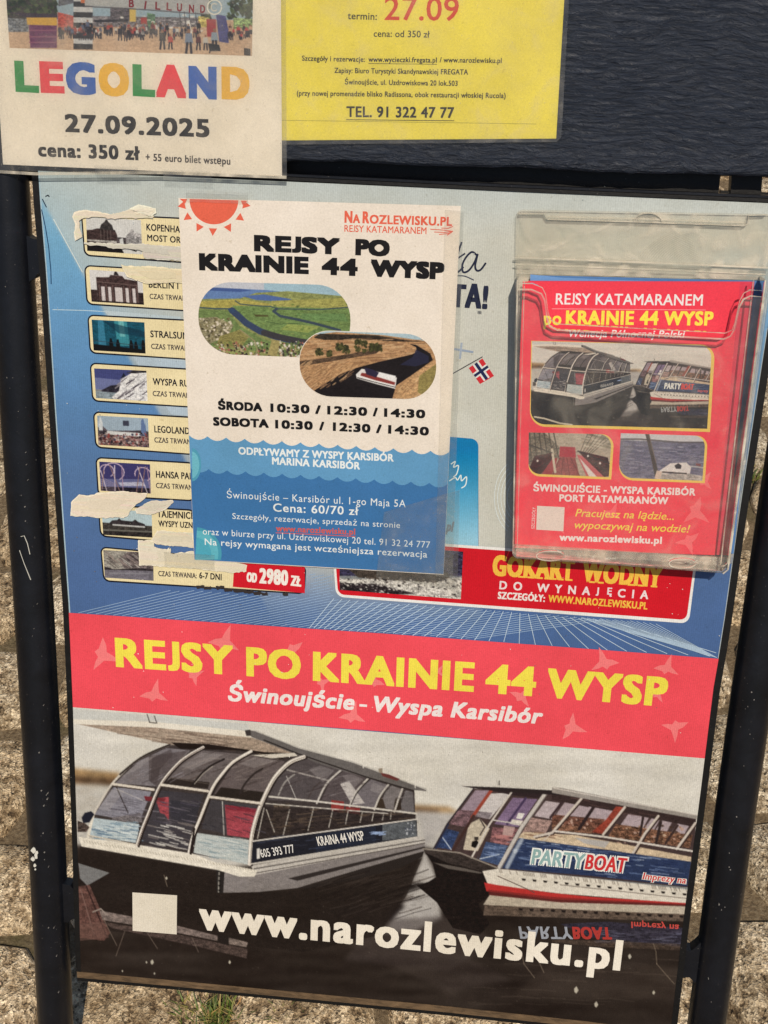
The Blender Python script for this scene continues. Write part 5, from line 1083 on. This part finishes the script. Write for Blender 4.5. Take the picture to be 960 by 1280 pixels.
# crowd
def walker(x, y, h, col, leg=(40, 36, 48)):
    c.poly([(x-h*.16, y-h*.9), (x+h*.14, y-h*.9), (x+h*.2, y-h*.45), (x-h*.18, y-h*.45)], col); c.poly([(x-h*.07, y-h*1.1), (x+h*.07, y-h*1.1), (x+h*.08, y-h*.92), (x-h*.08, y-h*.92)], (150, 104, 80))
    c.line([(x-h*.07, y-h*.45), (x-h*.12, y)], h*.11, leg); c.line([(x+h*.08, y-h*.45), (x+h*.12, y)], h*.11, leg)
for _ in range(95): walker(random.uniform(74, 250), random.uniform(40, 50), random.uniform(7, 14), random.choice([(36, 32, 38), (60, 56, 70), (176, 64, 56), (196, 186, 178), (90, 96, 120), (44, 40, 44), (120, 60, 60)]))
for _ in range(22): walker(random.uniform(286, 316), random.uniform(42, 50), random.uniform(7, 11), random.choice([(50, 40, 44), (200, 150, 120), (190, 60, 60)]))
for x, y, h, cl in ((203, 61, 22, (40, 36, 40)), (213, 61, 17, (190, 70, 60)), (236, 66, 27, (120, 130, 150)), (248, 62, 18, (90, 40, 44)), (257, 62, 17, (190, 180, 170)), (268, 62, 24, (140, 150, 160)), (150, 50, 16, (46, 42, 50)), (157, 51, 12, (80, 60, 60))): walker(x, y, h, cl)
c.poly([(260, 54), (274, 56), (276, 64), (262, 64)], (34, 32, 36)); c.line([(262, 66), (264, 60)], 1.5, (40, 36, 40)); c.poly([(305, 60), (313, 61), (313, 70), (305, 69)], (56, 48, 46))
c.grain(.06, 31); c.mesh('crowd_photo', [(6, -28), (316.5, -20), (315, 70), (12, 60)], lego, lsx, MPAPER)
q = Part('photo_lettering', lego, lsx, MPAPER)
for ch, x, y in zip('BILLUND', (161, 180, 194, 208, 221, 236, 250), (9, 11, 12, 13, 14, 15.5, 16)): q.text(ch, x, y, x+(6.5 if ch != 'I' else 2.2), y+.5, 10, (130, 36, 44), .05)
q.line(arc(268, 9, 9, 9, 0, 350, 18), 1.6, (225, 215, 200)); q.line(arc(268, 9, 4.2, 4.6, 50, 310, 12), 1.5, (205, 195, 180)); q.build()
q = Part('rainbow_capitals', lego, lsx, MPAPER)
GR, RD, BL, YE = (58, 140, 74), (222, 76, 80), (66, 100, 170), (228, 176, 62)
for ch, x0, x1, y0, y1, cp, cl in (('L', 19.5, 49, 114.8, 116.3, 39, GR), ('E', 51, 81, 116, 117, 39.5, RD), ('G', 83, 120, 117.2, 119, 40, BL), ('O', 124, 162, 119.5, 121, 41, YE), ('L', 166, 194, 120, 121.6, 40, GR), ('A', 195, 233, 121.3, 123, 41, RD), ('N', 236, 271, 123.2, 124.6, 41, BL), ('D', 277, 312, 124, 125.3, 41, YE)):
    q.text(ch, x0, y0, x1, y1, cp, cl, .082, ring=12)
q.build()
q = Part('date_text', lego, lsx, MPAPER); q.text('27.09.2025', 81.5, 165, 262, 171.8, 22.5, (44, 38, 34), .062, ring=12); q.build()
q = Part('price_text', lego, lsx, MPAPER); q.text('cena: 350 zł', 48, 195.5, 175, 200.5, 17.5, (40, 34, 32), .06); q.text('+ 55 euro bilet wstępu', 182, 200.8, 288, 206, 9.2, (58, 48, 44), .035); q.build()
film('tape_strip', 'clear tape hanging from the bottom edge of the laminated park sheet over the poster top', [(118, 207), (172, 209), (174, 223), (120, 221.5)], LD+.0036)
film('tape_strip', 'longer clear tape under the price line of the laminated park sheet', [(205, 212), (262, 214), (266, 228), (204, 225)], LD+.0036)
# ---- yellow sheet
YD = .0068
yel = thing('laminated_notice', 'bright yellow laminated sheet with a telephone number, beside the bare navy planking', 'notice', P(530, 175, YD))
YC = (232, 212, 82)
ysx, _ = paper(yel, [(340, -80), (710, -80), (695.2, 173.2), (340, 175.6)], YD, .0004, MPAPER, YC)
film('plastic_sleeve', None, [(330, -90), (716, -90), (702.5, 160), (701, 172), (696, 177.5), (330, 181)], YD+.0012, yel, MSLEEVE)
q = Part('yellow_lettering', yel, ysx, MPAPER, label='black and red lettering on the yellow sheet'); YB = (48, 42, 30)
q.text('termin:', 434.5, 24, 471, 25, 9.0, YB, .02); q.text('27.09', 480.5, 25, 573, 26, 29, (208, 68, 34), .015); q.text('cena: od 350 zł', 467, 46, 537, 47, 8.4, YB, .015)
q.text('Szczegóły i rezerwacje:', 377.5, 76, 456, 77.5, 6.6, YB, .03); q.text('www.wycieczki.fregata.pl', 460.5, 77.4, 546, 78.4, 6.6, YB, .035); q.line([(460.5, 79.4), (546, 80.4)], .7, YB); q.text('/ www.narozlewisku.pl', 549.5, 78, 627, 79, 6.6, YB, .03)
q.text('Zapisy: Biuro Turystyki Skandynawskiej FREGATA', 418, 91.2, 585, 93.4, 6.6, YB, .03); q.text('Świnoujście, ul. Uzdrowiskowa 20 lok.503', 431, 105.5, 572, 107.5, 6.6, YB, .03); q.text('(przy nowej promenadzie blisko Radissona, obok restauracji włoskiej Rucola)', 371, 119.6, 632, 122.8, 6.6, YB, .03)
q.text('TEL. 91 322 47 77', 433, 146.3, 567.5, 147.6, 13.5, YB, .04); q.line([(433, 149.6), (567.5, 151)], .9, YB); q.line([(352, 150.3), (670, 155)], .6, (150, 140, 50)); q.build()
# ---- scraps of older torn posters
SCR = (222, 206, 182)
def jag(pts, a=1.6, n=4):     # irregular torn outline: slow wander plus sparse small nicks
    o = []; wx = wy = 0.0
    for i in range(len(pts)):
        p0, p1 = pts[i], pts[(i+1) % len(pts)]; m_ = max(1, int(math.hypot(p1[0]-p0[0], p1[1]-p0[1])/n))
        for k in range(m_):
            t = (k+(random.uniform(-.3, .3) if k else 0))/m_; wx = wx*.6+random.gauss(0, a*.30); wy = wy*.6+random.gauss(0, a*.30); nk = a*.7 if random.random() < .12 else 0
            o.append((p0[0]+(p1[0]-p0[0])*t+wx, p0[1]+(p1[1]-p0[1])*t+wy+nk))
    return o
def scrap(label, pts, d=.0030, col=SCR, a=1.1):
    d = d*.5+.0004; o = thing('paper_scrap', label, 'torn paper', P(pts[0][0], pts[0][1], d), 'torn remains of older notices')
    cx_ = sum(p[0] for p in pts)/len(pts); cy_ = sum(p[1] for p in pts)/len(pts)
    big = [(x+(1.3 if x > cx_ else -1.3), y+(1.0 if y > cy_ else -1.0)) for x, y in pts]
    V, Fc = slab_px(jag(big, a*.9, 2.2), d-.0007, d-.0004); c0 = tuple(min(240, k+14) for k in col)
    mk('torn_fibre', V, Fc, MPAPER, o, fcol=[ink(c0)]*len(Fc))
    V, Fc = slab_px(jag(pts, a, 3), d-.0003, d); mk('paper_layer', V, Fc, MPAPER, o, fcol=[ink(tuple(k+random.uniform(-5, 3) for k in col)) for _ in Fc])
    sm = [(cx_+(x-cx_)*.55+random.uniform(-4, 4), cy_+(y-cy_)*.45+random.uniform(-1, 1)) for x, y in pts]
    if max(p[0] for p in pts)-min(p[0] for p in pts) > 30 and len(pts) < 17: V, Fc = slab_px(jag(sm, a*.8, 3), d+.0001, d+.0003); mk('glue_stain', V, Fc, MPAPER, o, fcol=[ink(tuple(k*.975 for k in col))]*len(Fc))
scrap('torn paper remnant framing the upper left corner of the topmost trip card', [(94, 266), (108, 263), (122, 265), (135, 268), (150, 266), (162, 262), (170, 266), (190, 270), (191, 272), (150, 273), (120, 271), (105, 272), (99, 276), (99, 284), (103, 296), (96, 300), (93, 290), (96, 280), (92, 272)])
scrap('small folded paper flake above the top edge of the topmost trip card', [(163, 262), (174, 256.5), (193, 261), (194, 264), (187, 270), (178, 266)], .0038, (232, 218, 196))
scrap('faded paper strip covering the lower part of the topmost trip card', [(106, 303.5), (140, 305.5), (180, 306), (225, 309), (240, 312), (240, 326), (180, 322), (178, 312), (140, 309), (106, 305.5)], .0030, (206, 196, 180))
scrap('pale paper skin over the left end of the second trip card title', [(152, 332), (200, 335), (240, 339), (240, 353), (210, 352), (186, 354), (160, 345)], .0029, (224, 206, 172))
scrap('biggest torn paper remnant, sticking out left between two trip cards', [(90, 629), (100, 619), (112, 620.5), (122, 617), (150, 615), (183, 617.5), (182, 622), (172, 629), (165, 633), (158, 644), (150, 646), (125, 646.5), (108, 645), (89, 644)], .0032, (228, 210, 186))
scrap('narrow torn strip right of the biggest remnant', [(170, 636), (190, 627), (215, 626), (216, 629), (205, 636), (190, 643), (172, 641)], .0031, (216, 202, 182))
scrap('torn paper patch hiding part of the island trip card', [(198, 664), (240, 667), (242, 684), (195, 679), (190, 674)], .0030, (218, 204, 178))
scrap('pale torn patch over the top of the lowest trip card', [(174, 676), (192, 677), (193, 684), (210, 688), (213, 685), (213, 694), (240, 690), (300, 704), (307, 706), (306, 713), (290, 715), (240, 710), (195, 706), (175, 706)], .0034, (222, 208, 184))
q = None
for k, (x, y, s_) in enumerate(((252, 733, 5), (262, 735, 4), (285, 737, 5), (297, 738, 6), (310, 740, 5), (325, 741, 4), (334, 742, 3), (358, 742.5, 3))):
    pass
dsh = Sheet(ps.z+3e-4); q = Part('worn_spots', poster, dsh)
for (x, y, s_) in ((250, 733, 4), (259, 735, 3.5), (275, 734, 4), (285, 737, 4), (297, 738, 5), (310, 739.5, 5), (322, 741, 4), (331, 742, 3), (357, 742.5, 2.6)):
    q.poly(jag([(x-s_*1.4, y-1.6), (x+s_*1.3, y-1.6), (x+s_*1.5, y+2), (x-s_, y+2.4)], .9, 2), (58, 50, 48))
q.build()

# ================================================================== LEAFLET HOLDER
HB, HF = .0050, .0340
holder = thing('leaflet_holder', 'clear scratched acrylic leaflet holder mounted on the right side of the poster', 'leaflet holder', P(775, 700, .02))
# back plate
V, Fc = slab_px(rq([(645, 262), (975, 268), (915, 705), (641, 697)], [9, 9, 3, 3]), HB-.002, HB); mk('back_plate', V, Fc, MACRYLB, holder)
# front panel with the finger cut-out
front = [(646, 363), (664, 363)]+[(676, 368), (680, 376), (683, 398), (686, 408), (696, 413.5)]+[(905, 425), (914, 421), (919, 412), (925, 385), (930, 375), (938, 371), (954, 371.5)]+[(909, 712), (903, 716.5), (645, 698), (640.5, 692)]
V, Fc = slab_px(front, HF-.002, HF); mk('front_panel', V, Fc, MACRYL, holder)
def rim(name, pts, wd, d, th=.003, mat=MACRYLE):
    V, Fc = bar(pts, wd, d-th, d); mk(name, V, Fc, mat, holder)
rim('front_rim', front[:16], .0016, HF+.0006); rim('front_rim', [(x+1.5, y-8) for x, y in front[:9]]+[(x, y-8) for x, y in front[9:16]], .0008, HF+.0004)
rim('side_wall', [(646, 350), (640.5, 692)], .0016, HF+.0002, HF-HB, MCLEAR); rim('side_wall', [(956, 350), (909, 712)], .0016, HF+.0002, HF-HB, MCLEAR)
rim('side_rim', [(646, 350), (640.5, 692)], .0012, HF+.0008, .001); rim('side_rim', [(956, 350), (909, 712)], .0014, HF+.0008, .001)
rim('bottom_wall', [(641, 694), (645, 697.5), (903, 716), (909, 711)], .0018, HF+.0002, HF-HB, MCLEAR)
rim('inner_rib', [(655, 350), (646, 688)], .0008, HF-.004); rim('inner_rib', [(941, 350), (900, 706)], .0012, HF-.006)
rim('top_lip', [(643, 323), (700, 325), (850, 331), (962, 336)], .0016, .0085, .0015); rim('top_lip', [(643, 331), (850, 339), (958, 344)], .0010, .0085, .001)
rim('slot_edge', [(648, 268), (680, 268), (684, 275), (790, 278), (930, 283), (935, 280), (936, 270), (958, 269)], .0011, HB+.0018); rim('slot_edge', [(684, 272), (795, 274.5), (930, 279.5)], .0016, HB+.0010, .001, MTUBE if False else MACRYLE)
rim('slot_arch', arc(810, 278, 17, 11, 185, 355, 12), .0009, HB+.0022)
V, Fc = slab_px([(646, 332), (957, 342), (955, 350), (645, 342)], .0068, .0075); mk('lip_shelf', V, Fc, MACRYLB, holder)
V, Fc = slab_px([(641, 680), (906, 697), (903, 714), (645, 696)], HF-.0155, HF-.014); mk('bottom_shelf', V, Fc, MACRYLB, holder)
for cx_, cy_, rx_ in ((688, 695, 17), (853, 704.5, 16)):
    rim('foot_hole', arc(cx_, cy_, rx_, 5.5, 0, 360, 20), .0010, HF+.0008, .002)
# white wiped marks inside the clouded top plate
V, Fc = [], []
for k in range(26):
    r_ = 30+k*3.1; pts = arc(900, 345, r_, r_*.62, 195, 235+k*.6, 8); v_, f_ = bar([(x, y) for x, y in pts if 288 < y < 326 and x > 780 and x < 940] or [(850, 300), (851, 301)], .0003, HB+.0002, HB+.0004); Fc += [[i+len(V) for i in q_] for q_ in f_]; V += v_
mk('wiping_marks', V, Fc, MACRYLE, holder)
# leaflets
def leaf(name, label, quad, d, col, grp):
    V, Fc = slab_px(quad, d-.0004, d); o = mk(name, V, Fc, MGLOSSP, None, fcol=[ink(col)]*len(Fc)); tagd(o, label, 'leaflet', grp)
GRP = 'leaflets stacked in the clear holder'
leaf('leaflet', 'blue leaflet at the back of the holder, peeking out at the right side', [(668, 344), (951, 351), (917, 692), (655, 676)], .0075, (88, 124, 170), GRP)
leaf('leaflet', 'light blue leaflet whose tilted top edge shows above the red ones', [(663, 343), (700, 347), (934, 356), (905, 680), (650, 672)], .0095, (112, 150, 196), GRP)
leaf('leaflet', 'second red leaflet, its plain edge showing right of the front one', [(660, 351), (943, 352), (907, 694), (645, 684)], .0120, (216, 66, 84), GRP)
LF = .0150
lf = thing('leaflet', 'front red leaflet in the clear holder with boat pictures and yellow and white text', 'leaflet', P(770, 690, LF), GRP)
RDL = (236, 66, 80)
fsx, _ = paper(lf, [(653.5, 352), (925, 353), (893.5, 694), (640.8, 684.5)], LF, .0004, MGLOSSP, RDL, name='leaflet_sheet')
for b in ((872, 640, 19, 2.0, 1), (862, 678, 16, 2.6, 1), (880, 600, 13, .4, 1), (765, 640, 13, .2, 1), (700, 660, 8, .4, 1)): bird(lf, fsx, MGLOSSP, *b, col=(242, 108, 112))
fsx.up()
q = Part('heading_text', lf, fsx, MGLOSSP); LW = (236, 222, 216)
q.text('REJSY KATAMARANEM', 694.5, 380.5, 878, 382, 13.8, LW, .02); q.line([(690, 386), (882, 387.5)], .8, (238, 150, 150))
q.text('po', 679.5, 406, 701.5, 406.3, 17, YEL, .03); q.text('KRAINIE 44 WYSP', 707, 405.5, 891, 407, 17.5, YEL, .05); q.text('Wenecja Północnej Polski', 711, 421, 856, 422.5, 9.2, LW, .03, .2); q.build()
YF = (232, 196, 92)
MAPX = lambda x, y: (665+(x-93)/777*224, 427+(x-93)/777*6.0+(y-(889+.075*(x-93)))/288*106)
def leafphoto(name, quad, rad, painter, sc=1.6, T=None, wsc=.3):
    ex = [(quad[0][0], quad[0][1]), (quad[1][0]+3, quad[1][1]), (quad[2][0]+3, quad[2][1]+3), (quad[3][0], quad[3][1]+3)]
    p = Part(name+'_border', lf, fsx, MGLOSSP); p.poly(rq(ex, rad), YF); bo = p.build()
    xs = [p_[0] for p_ in quad]; ys = [p_[1] for p_ in quad]; c = Canvas(min(xs)-2, min(ys)-2, max(xs)+2, max(ys)+2, sc, T); c.wsc = wsc
    painter(c); c.T = None; c.grain(.05, 41)
    return shape_mesh(c, name, rq(quad, rad, 8), lf, fsx, MGLOSSP)
# big picture as a rectangular grid (needs the fine columns), corners covered in the border colour and red
c = Canvas(658, 420, 900, 545, 2.0, MAPX); c.wsc = .34; paint_boats(c); c.T = None
bigq = [(665, 426.5), (890, 432), (884, 536), (663, 530)]
c.line([(668, 521), (680, 523), (700, 529), (715, 531)], 2, (200, 186, 160)); c.grain(.05, 43)
p = Part('boat_picture_border', lf, fsx, MGLOSSP); p.poly(rq([(664, 426), (894, 431), (887.5, 540), (662, 533)], [0, 18, 0, 20], 8), YF); p.build()
shape_mesh(c, 'boat_picture', rq(bigq, [0, 16, 0, 18], 8), lf, fsx, MGLOSSP)
q = Part('picture_lettering', lf, fsx, MGLOSSP)
q.text('PARTY', 830, 486, 851, 486.8, 7.5, (228, 224, 214), .05, .1); q.text('BOAT', 851, 486.8, 867, 487.4, 7.5, (206, 60, 56), .06, .1); q.text('Imprezy', 872, 490, 885, 490.5, 3.5, (206, 90, 84), .02, .1)
q.text('PARTY', 826, 509, 846, 508, -6.5, (150, 148, 146), .03, .1); q.text('BOAT', 846, 508, 861, 507, -6.5, (170, 60, 52), .05, .1); q.text('KRAINA 44 WYSP', 751, 484.5, 767, 481.5, 3.5, (200, 194, 186), .0); q.build()
def cabin(c):
    c.poly([(655, 535), (775, 535), (775, 605), (655, 605)], (176, 160, 138), noise=.08); c.poly([(655, 535), (680, 540), (700, 560), (690, 600), (655, 600)], (120, 108, 90), noise=.25)
    for k in range(6): c.line([(662+k*6, 541), (664+k*7, 575)], 1.4, (80, 70, 58)); c.line([(770-k*7, 541), (740-k*3, 566)], 1.2, (120, 108, 92))
    c.poly([(668, 570), (690, 566), (690, 582), (668, 598), (660, 590)], (70, 30, 30), noise=.25); c.poly([(690, 574), (697, 572), (690, 600), (672, 600)], (160, 52, 56)); c.poly([(700, 558), (719, 559), (720, 572), (699, 571)], (180, 44, 58)); c.poly([(700, 571), (719, 572), (726, 602), (684, 602)], (150, 74, 70), noise=.1)
    for x in (696, 703, 710, 718): c.line([(706+(x-706)*.6, 572), (x+(x-706)*.8, 601)], .8, (110, 50, 48))
    c.poly([(722, 563), (760, 572), (764, 595), (750, 597)], (70, 34, 34), noise=.3); c.poly([(721, 568), (728, 570), (756, 597), (735, 600)], (196, 90, 92)); c.poly([(724, 572), (748, 598), (738, 599)], (216, 204, 194)); c.line([(722, 564), (764, 580)], 1.2, (50, 40, 40)); c.line([(690, 562), (694, 590)], 3, (200, 186, 160)); c.line([(662, 556), (690, 566)], 1.4, (70, 60, 54))
    for x, y in ((672, 576), (735, 570), (750, 579)): c.poly([(x-1.6, y), (x, y-1.8), (x+1.6, y), (x, y+1.8)], (220, 212, 200))
    c.streaks(30, (725, 542, 765, 562), [(206, 196, 170), (130, 120, 96), (90, 86, 66)], 4, 12, 1.6, .5, .2)
def deckview(c):
    c.poly([(770, 535), (890, 535), (890, 556), (770, 556)], (196, 192, 192)); c.poly([(770, 550), (890, 554), (890, 605), (770, 605)], (104, 100, 122), noise=.12); c.line([(775, 549), (800, 549), (850, 553), (884, 553)], 2.0, (90, 80, 86))
    c.streaks(160, (772, 556, 884, 600), [(74, 72, 98), (140, 136, 152), (60, 58, 80), (160, 156, 168)], 4, 14, 1.0, .6, .03); c.line([(809, 542), (817, 575), (822, 600)], 5.0, (66, 52, 48)); c.line([(811, 542), (820, 578)], .9, (120, 100, 90))
    c.poly([(822, 590), (838, 579), (858, 578), (864, 584), (862, 594), (840, 590), (826, 594)], (214, 206, 198)); c.poly([(843, 582), (848, 579), (852, 582), (851, 586), (845, 586)], (50, 40, 44)); c.poly([(826, 592), (862, 592), (884, 596), (884, 604), (820, 602)], (170, 160, 150), noise=.15); c.line([(828, 590), (858, 592)], 1.6, (60, 46, 42)); c.line([(864, 583), (884, 585)], 1.4, (176, 170, 166)); c.poly([(870, 579), (876, 580), (876, 583), (870, 582)], (120, 50, 50)); c.poly([(821, 588), (828, 590), (824, 600), (818, 598)], (206, 180, 160))
leafphoto('cabin_picture', [(661, 540.5), (765, 543), (761, 596.5), (660.5, 592)], [0, 16, 0, 14], cabin); leafphoto('river_picture', [(776, 541.5), (882, 545), (878, 601), (773, 597)], [0, 14, 0, 18], deckview)
q = Part('address_text', lf, fsx, MGLOSSP)
q.text('ŚWINOUJŚCIE - WYSPA KARSIBÓR', 666.5, 614, 869, 619.5, 9.0, LW, .05); q.text('PORT KATAMARANÓW', 699, 626.8, 835, 630.5, 9.0, LW, .05); q.text('www.narozlewisku.pl', 699, 675.8, 827, 680, 9.0, LW, .055); q.text('SZCZEGÓŁY', 668, 661, 669.5, 634, 3.6, LW, .0); q.build()
q = Part('motto_text', lf, fsx, MGLOSSP); q.text('Pracujesz na lądzie...', 719, 645.4, 842, 650, 9.4, YEL, .01, .22); q.text('wypoczywaj na wodzie!', 718, 660.4, 862, 665.8, 9.4, YEL, .01, .22); q.build()
q = Part('blank_patch', lf, fsx, MGLOSSP); q.poly([(671.3, 632.2), (705.8, 634), (704.2, 664), (670.3, 662)], (226, 212, 200)); q.build()
